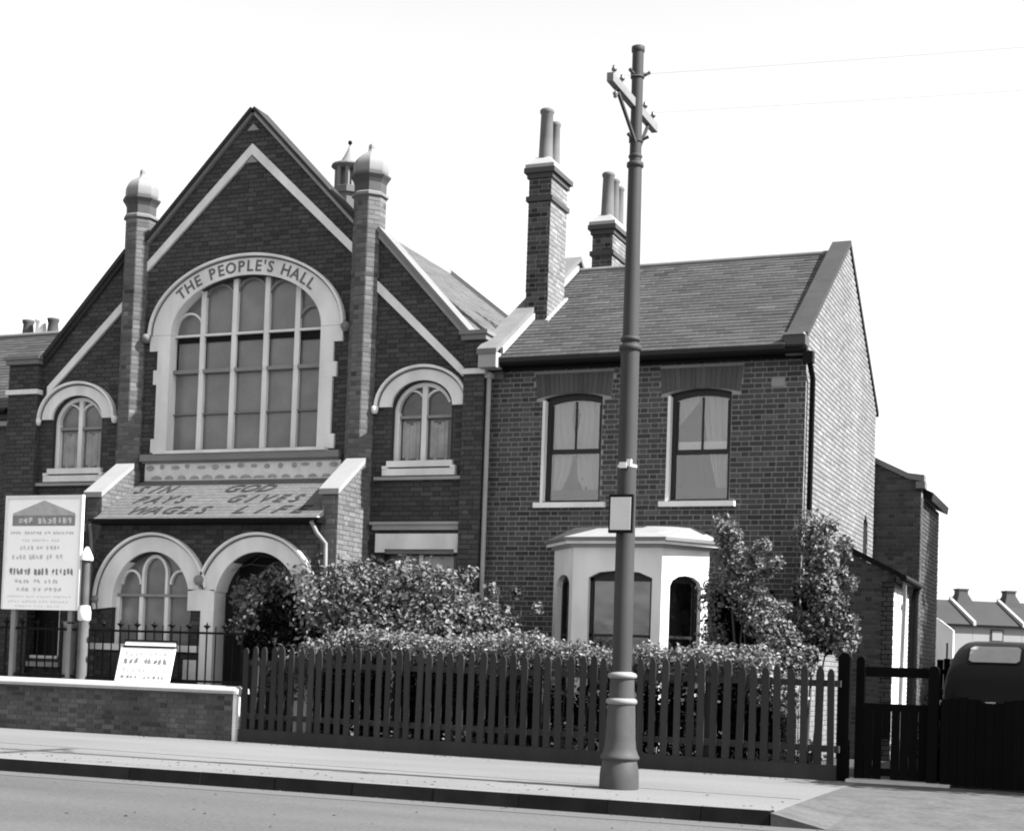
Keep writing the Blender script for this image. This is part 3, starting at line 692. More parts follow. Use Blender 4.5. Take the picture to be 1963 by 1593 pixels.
m = MB(); m.tube([(-15.60, -1.2, 3.3), (-15.60, -1.15, 3.0), (-15.60, -1.15, .9)], .032, 8); m.build('downpipe', GREYPAINT, porch)
# right-hand downpipe of the hall, painted white
m = MB(); m.tube([(-9.16, -.14, 5.6), (-9.16, -.14, 2.0), (-9.16, -.14, 0.02)], .038, 10); m.box(-9.21, -9.11, -.2, -.06, 5.6, 5.68); m.build('downpipe', mat('pale_pipe', .26, amp=.15), hall)
HB.flush(2.6); HT.flush()

# ------------------------------------------------------------------ HOUSE
house = thing('brick_house', 'two storey brick house with slate roof, white bay window and tall chimneys', 'house', (-6.8, 3, 0))
HO = Bricks(house, B_HOUSE)
X0, X1 = -9.20, -4.37
FH = front(0)
def seg_open(x0, x1, z0, ze, zc): 
    cx = (x0+x1)/2; return [(x0, z0), (x1, z0), (x1, ze)] + [(cx+(x1-x0)/2*t, zc-(zc-ze)*t*t) for t in (.8,.6,.4,.2,0,-.2,-.4,-.6,-.8)] + [(x0, ze)]
wl = seg_open(-8.30, -7.38, 3.72, 5.29, 5.36); wr = seg_open(-6.35, -5.43, 3.72, 5.29, 5.36)
bayh = [(-7.95, .3), (-5.75, .3), (-5.75, 3.0), (-7.95, 3.0)]
outer = [(X0, 0), (X1, 0), (X1, 5.80), (X0, 5.80)]
m = MB(); plate(m, FH, outer, [wl, wr, bayh], -.10, -.005); fixn(m.build('front_wall', M_HOUSE, house))
def heads(wx0, wx1): return [(wx0-.13, 5.27), (wx1+.13, 5.27), (wx1+.17, 5.66), (wx0-.17, 5.66)]
hl, hr = heads(-8.30, -7.38), heads(-6.35, -5.43)
HO.wall(FH, region(outer, [wl, wr, bayh, hl, hr, [(-4.86,5.33),(-4.67,5.33),(-4.67,5.46),(-4.86,5.46)]]), X0, X1, 0, 5.79, L=.209, Hd=.0975, j=.0155, bh=.0595, th=.006, dark=.25)
HL = MB()
for wx0, wx1 in ((-8.30, -7.38), (-6.35, -5.43)):     # gauged brick heads: upright voussoirs
    n_ = 16; cx = (wx0+wx1)/2; hw = (wx1-wx0)/2
    for i in range(n_):
        t0_, t1_ = -1+2*i/n_, -1+2*(i+1)/n_
        def sof(t): return 5.36-.07*t*t if abs(t) <= 1 else 5.29
        a = (cx+t0_*(hw+.125)+.003, sof(t0_)-.003); b = (cx+t1_*(hw+.125)-.003, sof(t1_)-.003)
        a2 = (cx+t0_*(hw+.16)+.004, 5.655); b2 = (cx+t1_*(hw+.16)-.004, 5.655)
        mb = MB(); band(mb, FH, [a, b], [a2, b2], -.02, .0075, random.gauss(0, .3)); o = fixn(mb.build('voussoir', mat('gauged_brick', 0.062, tamp=.35, amp=.1), house))
m = MB(); m.box(-4.86, -4.67, -.008, .05, 5.335, 5.455); m.box(-4.80, -4.73, -.012, -.0085, 5.37, 5.42); o = m.build('air_brick', mat('air_brick_clay', .22), house)
# sash windows
def sash(wx0, wx1, mid, drop, curt):
    cx = (wx0+wx1)/2
    m = MB(); m.box(wx0-.10, wx1+.10, -.09, .10, 3.635, 3.71); m.build('window_sill', WHITE, house)
    m = MB(); m.box(wx0-.022, wx0+.022, -.012, .12, 3.721, 5.25); m.build('painted_reveal', WHITE, house)
    D0 = front(.10)
    sw = MB(); op = seg_open(wx0+.02, wx1, 3.71, 5.28, 5.35); inn = seg_open(wx0+.085, wx1-.055, 3.76, 5.21, 5.265)
    plate(sw, D0, op, [inn], -.06, .0); w_ = fixn(sw.build('sash_window', mat('dark_frame', 0.012, rough=.5), house))
    for z0, z1, dy in ((mid, 5.22, .0), (3.80, mid, -.03)):
        DS = front(.12-dy)
        m = MB(); x0_, x1_ = wx0+.085, wx1-.055
        lo = .12 if z0 < 4 else .03
        fbox(m, DS, x0_, x1_, z0-.04, z0+lo-.0, -.03, 0); fbox(m, DS, x0_, x1_, z1-.03, z1, -.03, 0) if z1 < 5 else None
        fbox(m, DS, x0_, x0_+.025, z0+lo, z1-.03, -.03, 0); fbox(m, DS, x1_-.025, x1_, z0+lo, z1-.03, -.03, 0)
        fbox(m, DS, cx-.0, cx+.028, z0+lo, z1-.03+(.05 if z1 > 5 else 0), -.03, 0)
        fixn(m.build('sash', mat('dark_frame', 0.012), w_))
    m = MB(); m.box(wx0+.06, wx1-.03, .135, .139, 3.75, 5.34); m.build('pane', GLASS, w_)
    # room behind
    m = MB(); a, b = wx0-.4, wx1+.4
    m.add([(a,.16,3.3),(b,.16,3.3),(b,2.2,3.3),(a,2.2,3.3),(a,.16,5.7),(b,.16,5.7),(b,2.2,5.7),(a,2.2,5.7)], [(0,1,2,3),(4,7,6,5),(1,5,6,2),(0,3,7,4),(3,2,6,7)]); m.build('room', ROOM, w_)
    for pts in curt:       # [(z, x_left, x_right)], draped cloth with folds
        m = MB(); vs = []; fs = []; n_ = 28
        for z_, xa, xb in pts:
            for k in range(n_+1):
                t = k/n_; vs.append((xa+(xb-xa)*t, .20+.018*math.sin(t*22+z_)+.01*math.sin(t*51), z_))
        for i in range(len(pts)-1):
            for k in range(n_): fs.append((i*(n_+1)+k, i*(n_+1)+k+1, (i+1)*(n_+1)+k+1, (i+1)*(n_+1)+k))
        m.add(vs, fs, 0, True); m.build('curtain', CURTAIN, w_)
    return w_
wL = sash(-8.30, -7.38, 4.50, 0, [[(5.36, -8.27, -7.90), (5.0, -8.27, -7.92), (4.6, -8.27, -7.85), (4.2, -8.27, -7.93), (3.95, -8.27, -8.05), (3.76, -8.27, -8.14)],
      [(5.36, -7.90, -7.40), (5.05, -7.78, -7.40), (4.7, -7.84, -7.40), (4.5, -7.87, -7.40), (4.1, -7.80, -7.40), (3.76, -7.62, -7.40)]])
wR = sash(-6.35, -5.43, 4.45, 0, [[(5.36, -5.92, -5.45), (5.0, -5.88, -5.45), (4.6, -5.82, -5.45), (4.3, -5.75, -5.52), (4.0, -5.68, -5.52), (3.76, -5.62, -5.48)],
      [(5.36, -6.30, -5.93), (5.2, -6.30, -5.95), (4.9, -6.30, -6.2), (4.8, -6.3, -6.28)]])
m = MB(); m.box(-6.25, -5.50, .16, .165, 4.475, 4.60); m.build('blind_hem', WHITE, wR)
foliage('pot_plant', LEAFD, wL, [(-7.80, .24, 3.98, .16, .05, .18, 1), (-7.66, .24, 3.9, .1, .05, .12, .5)], 260, .07, seed=90, shell=.1)
m = MB(); m.lathe((-7.78, .24, 3.74), [(.06, 0), (.08, .12), (.05, .13)], 10); m.build('vase', DARKPOT, wL)
# eaves: fascia, gutter
m = MB(); m.box(X0+.02, X1+.02, -.14, -.012, 5.72, 5.83); m.build('fascia', BLACK, house)
m = MB(); m.tube([(X0+.1, -.22, 5.80), (X1+.05, -.22, 5.79)], .055, 10); m.build('gutter', BLACK, house)
# roof
HS = Bricks(house, SLATE, 'slate', 'slating', 300)
ey, ez, ry, rz2 = -.30, 5.86, 3.07, 8.03
slope_roof(house, HS, (-8.97, ey, ez), (-4.62, ey, ez), (-8.97, ry, rz2), SLATEB, .135, .27, .007)
HS.flush()
slope_roof(house, None, (-4.62, 6.4, ez), (-8.97, 6.4, ez), (-4.62, ry, rz2), SLATE, .135, .27)
m = MB(); m.tube([(-8.97, ry, rz2+.01), (-4.62, ry, rz2+.01)], .055, 8); m.build('ridge_tile', DKSTONE, house)
# side wall (right) in pale stock brick, taller as parapet
SR = right(X1)
sidep = [(.008, 0), (6.14, 0), (6.14, 5.98), (3.07, 8.12), (.008, 6.03)]
sh = [(5.10, 3.0), (5.55, 3.0), (5.55, 3.95), (5.325, 4.10), (5.10, 3.95)]
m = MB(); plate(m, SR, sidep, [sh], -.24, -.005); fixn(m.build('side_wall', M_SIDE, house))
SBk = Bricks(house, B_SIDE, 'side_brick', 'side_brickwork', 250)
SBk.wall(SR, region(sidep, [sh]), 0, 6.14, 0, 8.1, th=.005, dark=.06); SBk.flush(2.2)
m = MB(); m.box(-4.50, -4.48, 5.05, 5.6, 2.9, 4.1); m.build('side_window', BLACK, house)
for a, b in (((-.12, 5.97), (3.07, 8.14)), ((3.07, 8.14), (6.28, 5.93))):
    m = MB(); band(m, SR, [a, b], [(a[0], a[1]+.09), (b[0], b[1]+.09)], -.27, .03); fixn(m.build('parapet_coping', mat('coping_brick', 0.028, amp=.2, scale=4), house))
m = MB(); m.box(-4.64, -4.34, -.28, -.01, 5.86, 6.0); m.box(-4.62, -4.36, -.24, -.01, 5.72, 5.859); m.build('kneeler', mat('kneeler_brick', .05), house)
m = MB(); m.box(-4.66, -4.36, -.30, .0, 6.0005, 6.03); m.build('kneeler_slab', GREYST, house)
# corner quoin strip (rendered) and downpipe
m = MB(); m.tube([(-4.30, -.22, 5.76), (-4.30, -.1, 5.6), (-4.295, .09, 5.45), (-4.295, .09, .05)], .04, 10); m.box(-4.37, -4.23, -.28, -.14, 5.60, 5.76); m.build('downpipe', BLACK, house)
# left party parapet
m = MB(); SL = right(-8.97)
pl_ = [(-.05, 5.6), (0.2, 5.6), (3.07, 7.5), (5.9, 5.6), (6.14, 5.6), (6.14, 6.0), (3.07, 8.14), (-.05, 6.06)]
plate(m, SL, pl_, [], -.24, 0); fixn(m.build('party_parapet', mat('parapet_brick', 0.1, amp=.12, scale=5), house))
for a, b in (((-.42, 5.92), (3.15, 8.24)), ((3.15, 8.24), (6.2, 6.02))):
    m = MB(); band(m, SL, [a, b], [(a[0], a[1]+.08), (b[0], b[1]+.08)], -.29, .03); fixn(m.build('parapet_coping', mat('party_coping', .12, amp=.15), house))
m = MB(); m.box(-9.24, -8.95, -.40, -.06, 5.72, 5.95); m.build('kneeler', GREYST, house)
m = MB(); band(m, SL, [(-.2, 5.95), (3.0, 8.03)], [(-.2, 6.05), (3.0, 8.12)], .001, .05); fixn(fixn(m.build('flashing', GREYST, house)))
# left outer wall and back wall, ceiling mass
m = MB(); m.box(X0+.01, X0+.24, .1, 6.0, 0, 6.0); m.box(X0+.24, X1-.24, 5.9, 6.13, 0, 5.85); m.build('rear_wall', B_REAR, house)
# chimneys
def chimney(x0, x1, y0, y1, zb, zs, pots, pm, hpot, lab=None):
    c = bpy.data.objects.new('chimney', None); col.objects.link(c); c.parent = house; c.matrix_parent_inverse = mw(house).inverted(); c.location = ((x0+x1)/2, (y0+y1)/2, zb)
    m = MB(); m.box(x0+.005, x1-.005, y0+.005, y1-.005, zb, zs); m.build('stack', M_CH, c)
    Bc = Bricks(c, B_CH, nparts=140)
    Bc.wall(front(y0), region([(x0, zb), (x1, zb), (x1, zs-.02), (x0, zs-.02)], []), x0, x1, zb, zs, th=.005, dark=.25)
    Bc.flush()
    m = MB(); m.box(x1-.02, x1-.002, y0+.02, y1-.01, zb, zs-.02); m.build('lit_side_mortar', M_SIDE, c)
    Bc = Bricks(c, mat('chimney_lit_brick', 0.14, tamp=.35, amp=.1), 'side_brick', 'side_brickwork', 80)  # right face gets paler mortar and brick: sunlight put into the colour
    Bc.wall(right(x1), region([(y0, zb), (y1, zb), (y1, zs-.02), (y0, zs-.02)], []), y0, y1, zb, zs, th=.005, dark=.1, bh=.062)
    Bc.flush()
    zz = zs-.42
    m = MB(); m.box(x0-.035, x1+.035, y0-.035, y1+.035, zz-.11, zz-.03); m.build('string_course', B_CH, c)
    m = MB(); m.box(x0-.03, x1+.03, y0-.03, y1+.03, zs-.16, zs-.08); m.box(x0-.07, x1+.07, y0-.07, y1+.07, zs-.08, zs-.001); m.build('oversail', B_CH, c)
    m = MB(); m.box(x0-.055, x1+.055, y0-.055, y1+.055, zs, zs+.06); m.build('cap', GREYST, c)
    m = MB(); xa, xb, ya, yb = x0-.05, x1+.05, y0-.05, y1+.05; q = .12; z0_, z1_ = zs+.06, zs+.20
    m.add([(xa,ya,z0_),(xb,ya,z0_),(xb,yb,z0_),(xa,yb,z0_),(xa+q,ya+q,z1_),(xb-q,ya+q,z1_),(xb-q,yb-q,z1_),(xa+q,yb-q,z1_)], [(0,1,5,4),(1,2,6,5),(2,3,7,6),(3,0,4,7),(4,5,6,7)]); m.build('flaunching', GREYST, c)
    for (px, py, r_, h) in pots:
        m = MB(); m.lathe((px, py, zs+.14), [(r_*1.12, 0), (r_*1.05, .2), (r_*.92, h-.08), (r_*1.08, h-.06), (r_*1.1, h-.02), (r_*.95, h), (r_*.75, h), (r_*.75, h-.15)], 16); m.build('chimney_pot', pm, c)
    return c
chimney(-9.10, -8.72, 1.05, 1.78, 6.6, 9.18, [(-8.90, 1.22, .105, .86), (-8.90, 1.60, .085, .78)], POT, .8)
chimney(-8.86, -8.49, 3.45, 4.35, 7.2, 8.93, [(-8.66, 3.62, .105, .82), (-8.65, 3.92, .09, .80), (-8.65, 4.18, .09, .74)], POT, .8)
m = MB(); m.box(-9.0, -8.66, .96, 1.049, 6.55, 6.72); m.bar((-8.69, .98, 6.66), (-8.69, 1.85, 7.22), .05, .12); m.build('chimney_flashing', GREYST, house)
# bay window
bay = bpy.data.objects.new('bay_window', None); col.objects.link(bay); bay.parent = house; bay.matrix_parent_inverse = mw(house).inverted(); bay.location = (-6.86, -.3, 0)
bp_ = [(-8.06, 0), (-7.53, -.62), (-6.20, -.62), (-5.68, 0)]
for i in range(3):
    a = Vector((*bp_[i], 0)); b = Vector((*bp_[i+1], 0)); U = (b-a).normalized(); N = Vector((U.y, -U.x, 0)); L_ = (b-a).length
    FB = Frame(a, U, N)
    if i == 1: op = [(.24, .95), (L_-.14, .95), (L_-.14, 2.56), (L_*.75, 2.64), (L_/2+.05, 2.67), (L_*.3, 2.64), (.24, 2.56)]
    else: op = [(.14, .95), (L_-.13, .95), (L_-.13, 2.46), (L_-.17, 2.54), (L_-.27, 2.60), (L_/2, 2.62), (.28, 2.60), (.18, 2.54), (.14, 2.46)]
    m = MB(); plate(m, FB, [(0, 0), (L_, 0), (L_, 3.0), (0, 3.0)], [op], -.13, 0); fixn(m.build('bay_wall', WHITE, bay))
    u0, u1 = min(p[0] for p in op), max(p[0] for p in op)
    m = MB(); 
    fbox(m, FB, u0, u0+.05, .95, 2.6, -.13, -.09); fbox(m, FB, u1-.05, u1, .95, 2.6, -.13, -.09); fbox(m, FB, u0, u1, .95, 1.05, -.13, -.09); fbox(m, FB, u0, u1, 1.72, 1.76, -.13, -.09); fbox(m, FB, u0, u1, 2.52, 2.68, -.13, -.09)
    fr_ = fixn(m.build('sash_frame', mat('dark_frame', 0.012), bay))
    m = MB(); plate(m, FB, [(u0-.02, .93), (u1+.02, .93), (u1+.02, 2.69), (u0-.02, 2.69)], [], -.125, -.12); m.build('pane', GLASS, fr_)
m = MB(); m.box(-7.35, -6.35, -.35, -.345, 1.9, 2.7); m.build('curtain', mat('bay_curtain', 0.09, amp=.35, scale=3), bay)
m = MB(); m.box(-8.0, -5.75, .3, .34, .3, 3.0); m.build('room', ROOM, bay)
def bayshape(o_, z0, z1, top=None):
    m = MB(); n_ = 4
    k = o_
    P_ = [(-8.06-k*1.0, 0), (-7.53-k*.55, -.62-k), (-6.20+k*.55, -.62-k), (-5.68+k, 0)]
    Q = top or P_
    m.add([(x_, y_-.001 if y_ < 0 else -.003, z0) for x_, y_ in P_] + [(x_, y_ if y_ < 0 else -.003, z1) for x_, y_ in Q], [(3,2,1,0), (4,5,6,7), (0,1,5,4), (1,2,6,5), (2,3,7,6), (3,0,4,7)]); return m
bayshape(.05, 3.001, 3.04).build('bay_moulding', GREYST, bay)
bayshape(.13, 3.04, 3.085).build('bay_cornice', WHITE, bay)
bayshape(.17, 3.085, 3.13).build('bay_gutter', DKSTONE, bay)
bayshape(.17, 3.131, 3.34, [(-7.75, -.004), (-7.2, -.18), (-6.5, -.18), (-5.95, -.004)]).build('bay_roof', LEAD if False else mat('bay_lead', 0.2, rough=.7, amp=.12, scale=4), bay)
HO.flush(3.0)
# lean-to outhouse and rear wing
lean = bpy.data.objects.new('lean_to', None); col.objects.link(lean); lean.parent = house; lean.matrix_parent_inverse = mw(house).inverted(); lean.location = (-3.95, 3.05, 0)
FLn = front(3.05)
lp = [(-4.365, 0), (-3.53, 0), (-3.53, 2.87), (-4.365, 3.30)]
m = MB(); plate(m, FLn, lp, [], -.2, -.005); fixn(m.build('front_wall', M_REAR, lean))
LB = Bricks(lean, B_REAR, nparts=160); LB.wall(FLn, region(lp, []), -4.365, -3.53, 0, 3.3, th=.006, dark=.2)
SLn = right(-3.53); sp = [(3.055, 0), (4.7, 0), (4.7, 2.80), (3.055, 2.80)]; so_ = [(3.75, .9), (4.35, .9), (4.35, 2.42), (4.05, 2.5), (3.75, 2.42)]
m = MB(); plate(m, SLn, sp, [so_], -.2, -.005); fixn(m.build('side_wall', mat('pale_side_wall', .62, amp=.1), lean))  # side wall and its bricks much paler than the front wall
LB2 = Bricks(lean, mat('pale_side_brick', .62, tamp=.12, amp=.1), 'side_brick', 'side_brickwork', 60); LB2.wall(SLn, region(sp, [so_]), 3.055, 4.7, 0, 2.8, th=.005); LB2.flush(1); LB.flush(1)
m = MB(); m.box(-3.60, -3.58, 3.7, 4.4, .85, 2.6); m.box(-4.36, -3.74, 4.6, 4.69, 0, 2.9); m.build('side_window', mat('pale_door', .35, amp=.25), lean)
m = MB(); G3 = Frame((0, 3.05, 0), (1, 0, 0), (0, -1, 0)); band(m, G3, [(-4.36, 3.31), (-3.40, 2.82)], [(-4.36, 3.40), (-3.40, 2.91)], -1.75, .10); fixn(m.build('lean_roof', BLACK, lean))
m = MB(); m.tube([(-3.38, 2.95, 2.84), (-3.38, 4.85, 2.82)], .06, 8); m.tube([(-3.40, 4.74, 2.8), (-3.44, 4.76, 2.6), (-3.47, 4.76, 0)], .06, 8); m.build('gutter', BLACK, lean)
m = MB(); m.tube([(-3.40, 3.25, 2.84), (-3.44, 3.6, 2.55), (-3.48, 3.6, .0)], .032, 8); m.build('downpipe', GREYPAINT, lean)
wing = bpy.data.objects.new('rear_wing', None); col.objects.link(wing); wing.parent = house; wing.matrix_parent_inverse = mw(house).inverted(); wing.location = (-4.4, 6.3, 0)
FW = front(6.30); wp = [(-5.2, 0), (-3.57, 0), (-3.57, 4.72), (-3.72, 4.80), (-4.37, 5.10), (-5.2, 5.48)]
m = MB(); plate(m, FW, wp, [], -.2, -.005); fixn(m.build('front_wall', M_REAR, wing))
WB = Bricks(wing, B_REAR, nparts=160); WB.wall(FW, region(wp, []), -5.2, -3.57, 0, 5.4, th=.006, dark=.2)
SW = right(-3.57); WB.wall(SW, region([(6.305, 0), (8.9, 0), (8.9, 4.5), (6.305, 4.5)], []), 6.305, 8.9, 0, 4.5, th=.006); WB.flush(1)
m = MB(); m.box(-3.77, -3.577, 6.5, 8.9, 0, 4.5); m.box(-5.2, -3.78, 8.6, 8.8, 0, 4.4); m.build('side_wall', M_REAR, wing)
m = MB(); band(m, FW, [(-5.2, 5.48), (-4.37, 5.10), (-3.80, 4.82), (-3.52, 4.76)], [(-5.2, 5.58), (-4.37, 5.20), (-3.80, 4.92), (-3.52, 4.88)], -.22, .05); fixn(m.build('gable_coping', DKSTONE, wing))
m = MB(); m.box(-3.66, -3.50, 6.22, 6.52, 4.64, 4.76); m.build('kneeler', DKSTONE, wing)
m = MB(); band(m, front(6.55), [(-5.2, 5.30), (-3.42, 4.46)], [(-5.2, 5.42), (-3.40, 4.60)], -2.45, 0); fixn(m.build('wing_roof', BLACK, wing))

# ------------------------------------------------------------------ NEIGHBOUR HOUSE (far left)
nb = thing('terraced_house', 'slate roofed brick terraced house at the left edge beyond the hall', 'house', (-22, 2, 0))
m = MB(); plate(m, front(.0), [(-30, 0), (-18.22, 0), (-18.22, 5.38), (-30, 5.38)], [], -.2, -.005); m.build('front_wall', M_REAR, nb)
NB = Bricks(nb, B_REAR, nparts=80); NB.wall(front(0), region([(-19.6, 2), (-18.22, 2), (-18.22, 5.3), (-19.6, 5.3)], []), -19.6, -18.22, 2, 5.3, th=.006); NB.flush(2)
m = MB(); m.box(-30, -18.25, .2, 6, 0, 5.3); m.build('body_wall', B_REAR, nb)
NS = Bricks(nb, SLATE, 'slate', 'slating', 100)
slope_roof(nb, NS, (-26, -.15, 5.45), (-18.22, -.15, 5.45), (-26, 3.0, 7.5), SLATEB, .15, .28); NS.flush()
slope_roof(nb, None, (-18.22, 6.2, 5.45), (-26, 6.2, 5.45), (-18.22, 3.0, 7.5), SLATE, .15, .28)
m = MB(); m.tube([(-26, 3, 7.52), (-18.22, 3, 7.52)], .06, 8); m.build('ridge_tile', DKSTONE, nb)
m = MB(); m.tube([(-26, -.22, 5.38), (-18.25, -.22, 5.38)], .055, 8); m.build('gutter', BLACK, nb)
m = MB(); m.box(-26, -18.25, -.06, -.004, 5.16, 5.24); m.build('string_course', GREYST, nb)
m = MB(); m.box(-21.05, -20.05, 3.1, 3.5, 7.0, 7.60); m.build('chimney_stack', M_CH, nb)
for px, mt in ((-20.84, DARKPOT), (-20.52, POTW), (-20.22, DARKPOT)):
    m = MB(); m.lathe((px, 3.3, 7.6), [(.12, 0), (.10, .22), (.12, .26), (.125, .31), (.09, .31)], 12); m.build('chimney_pot', mt, nb)

# ------------------------------------------------------------------ FAR TERRACE (right background) and outhouse
AL = R(32)
base = Vector((-12.4, 108, 0)); Udir = Vector((math.cos(AL), math.sin(AL), 0))
FARW = mat('far_render', 0.2, amp=.06, scale=.5); FARS = mat('far_slate', 0.028, amp=.18, scale=.35); FARB = mat('far_brick', 0.03, amp=.15, scale=1); FAROP = mat('far_glass', .03)
wd, dp = 4.3, 4.2
labs = ['leftmost house of the distant pale terrace, partly behind the rear wing', 'second house of the distant terrace, under the left one of its chimney stacks', 'distant terraced house below the right-hand chimney stack', 'rightmost distant terraced house at the edge of the picture']
for k in range(-1, 3):
    o_ = base + Udir*wd*k
    t = thing('distant_house', labs[k+1], 'house', o_, AL, 'distant terraced houses')
    def loc(mb, name, m_): me = mb.mesh(name); return link(name, me, m_, t, world=False)
    eh, rh = 6.2, 8.35
    m = MB(); m.box(0, wd-.02, 0, dp*2, -.1, eh); loc(m, 'wall', FARW)
    m = MB(); m.add([(0,-.25,eh-.05),(wd,-.25,eh-.05),(wd,dp,rh),(0,dp,rh),(wd,dp*2,eh),(0,dp*2,eh)], [(0,1,2,3),(3,2,4,5),(0,3,5),(1,4,2)]); loc(m, 'roof', FARS)
    m = MB(); m.box(0, wd, -.33, -.26, eh-.18, eh-.02); loc(m, 'gutter', BLACK)
    m = MB(); m.add([(-.12,-.35,eh-.1),(.12,-.35,eh-.1),(.12,-.35,eh+.22),(-.12,-.35,eh+.22),(-.12,dp,rh),(.12,dp,rh),(.12,dp,rh+.25),(-.12,dp,rh+.25)], [(0,1,2,3),(3,2,6,7),(1,5,6,2),(0,3,7,4)]); loc(m, 'party_parapet', mat('far_coping', 0.3, amp=.1))
    m = MB(); m.box(wd*.36, wd*.62, -.06, .02, 4.7, 5.85); wn = loc(m, 'window', FAROP)
    m = MB(); m.box(wd*.36+.12, wd*.62-.12, -.09, -.065, 4.95, 5.75); loc(m, 'blind', FARW)
    if k in (0, 1, 2):
        m = MB(); yy = dp
        m.add([(.0,yy-1.1,rh-.7),(1.9,yy-1.1,rh-.7),(1.9,yy+.9,rh-.7),(.0,yy+.9,rh-.7),(.55,yy-.5,rh+.55),(1.35,yy-.5,rh+.55),(1.35,yy+.4,rh+.55),(.55,yy+.4,rh+.55)], [(0,1,5,4),(1,2,6,5),(2,3,7,6),(3,0,4,7),(4,5,6,7)]); loc(m, 'chimney_base', FARB)
        m = MB(); m.box(.55, 1.35, yy-.5, yy+.4, rh+.55, rh+.85); m.box(.48, 1.42, yy-.56, yy+.46, rh+.85, rh+.98); loc(m, 'chimney_stack', DARKPOT)
sh_ = thing('white_outhouse', 'small whitewashed outhouse with sloping top in the yard right of the rear wing', 'outhouse', (-4.9, 22, 0))
m = MB(); plate(m, front(22), [(-5.6, 0), (-4.66, 0), (-4.66, 2.70), (-5.02, 2.98), (-5.6, 3.3)], [[(-4.84, 1.75), (-4.79, 1.75), (-4.79, 2.35), (-4.84, 2.35)]], -.25, 0); fixn(m.build('wall', WHITE, sh_))
m = MB(); m.box(-4.85, -4.78, 22.02, 22.06, 1.7, 2.4); m.build('window', BLACK, sh_)

# ------------------------------------------------------------------ LOW WALL, RAILINGS, BOARDS
lw = thing('low_brick_wall', 'low brick front wall with pale stone coping below the hall railings', 'wall', (-14, -1.75, 0))
FLW = front(-1.78)
m = MB(); m.box(-21, -12.40, -1.775, -1.56, 0, .69); m.build('wall_core', M_LOW, lw)
LWB = Bricks(lw, B_LOW, nparts=300); LWB.wall(FLW, region([(-21, 0), (-12.42, 0), (-12.42, .67), (-21, .67)], []), -21, -12.42, 0, .69, th=.006, dark=.22); LWB.flush()
x = -21
while x < -12.40:
    e = min(x+1.15, -12.30); last = e > -12.35
    m = MB(); prof = [(-1.86, .70), (-1.86, .745), (-1.83, .785), (-1.74, .815), (-1.60, .815), (-1.50, .785), (-1.48, .70)]
    n_ = len(prof); vs = [(x+.003, a, b) for a, b in prof] + [(e-.003, a, b) for a, b in prof]
    if last:     # rounded end
        vs = [(x+.003, a, b) for a, b in prof] + [(e-.06, a, b) for a, b in prof] + [(e-.012, a*.94-.1, min(b, .775)) for a, b in prof] + [(e, a*.85-.25, min(b, .745)) for a, b in prof]
    fs = []
    for s_ in range(len(vs)//n_-1):
        for i in range(n_): fs.append((s_*n_+i, s_*n_+(i+1) % n_, (s_+1)*n_+(i+1) % n_, (s_+1)*n_+i))
    fs += [tuple(range(n_)), tuple(range(len(vs)-n_, len(vs)))[::-1]]
    m.add(vs, fs); fixn(m.build('coping_stone', mat('coping_stone', 0.3, amp=.09, scale=2.5, fine=.05), lw)); x = e
m = MB(); m.box(-12.40, -12.345, -1.80, -1.55, 0, .698); m.build('rendered_end', mat('end_render', .6, amp=.1), lw)
rl = thing('iron_railings', 'dark iron spear-topped railings standing behind the low wall before the hall', 'railings', (-15, -1.42, 0))
bars = []
bm0 = MB(); bm0.tube([(0,0,.0), (0,0,1.70)], .011, 6); bar_me = bm0.mesh('railing_bar'); bar_me.materials.append(BLACK)
bm1 = MB(); bm1.tube([(0,0,.0), (0,0,1.68)], .014, 6); bm1.lathe((0,0,1.66), [(.014,0),(.04,.03),(.03,.05),(.012,.08),(0,.12)], 8); bm1.lathe((0,0,1.69), [(.0,0),(.055,.005),(.055,.025),(0,.03)], 8); barp = bm1.mesh('railing_bar'); barp.materials.append(BLACK)
x = -18.6; k = 0
while x < -12.5:
    o = bpy.data.objects.new('railing_bar', barp if k % 2 == 0 else bar_me); col.objects.link(o); o.parent = rl; o.matrix_parent_inverse = mw(rl).inverted(); o.location = (x, -1.42, 0); x += .16; k += 1
m = MB(); m.bar((-18.7, -1.42, 1.60), (-12.45, -1.42, 1.60), .012, .035); m.build('top_rail', BLACK, rl)
m = MB(); m.bar((-18.7, -1.42, .86), (-12.45, -1.42, .86), .012, .035); m.build('bottom_rail', BLACK, rl)
# notice board
nbd = thing('notice_board', 'large white lettered notice board standing on posts before the hall', 'notice board', (-16.3, -1.35, 0))
bx0, bx1 = -17.05, -15.52; NF = front(-1.50)
m = MB(); m.box(bx0, bx1, -1.495, -1.46, 1.90, 3.74); m.build('board', BOARDW, nbd)
m = MB(); m.box(bx0, bx1, -1.515, -1.496, 3.69, 3.74); m.box(bx0, bx0+.05, -1.515, -1.496, 1.901, 3.689); m.box(bx1-.05, bx1, -1.515, -1.496, 1.901, 3.689); m.build('frame', WHITE, nbd)
for px in (-16.85, -15.72):
    m = MB(); m.box(px-.04, px+.04, -1.455, -1.38, 0, 3.7); m.build('post', GREYPAINT, nbd)
cxn = (bx0+bx1)/2
NF2 = front(-1.496)
m = MB(); plate(m, NF2, [(cxn-.62, 3.45), (cxn-.62, 3.42), (cxn+.62, 3.42), (cxn+.62, 3.45), (cxn, 3.66)], [], -.001, .002); m.build('pediment', mat('board_grey', 0.36, amp=.15, scale=8), nbd)
m = MB(); m.box(cxn-.62, cxn+.62, -1.4985, -1.4965, 3.25, 3.418); hd = m.build('heading_panel', INKD, nbd)
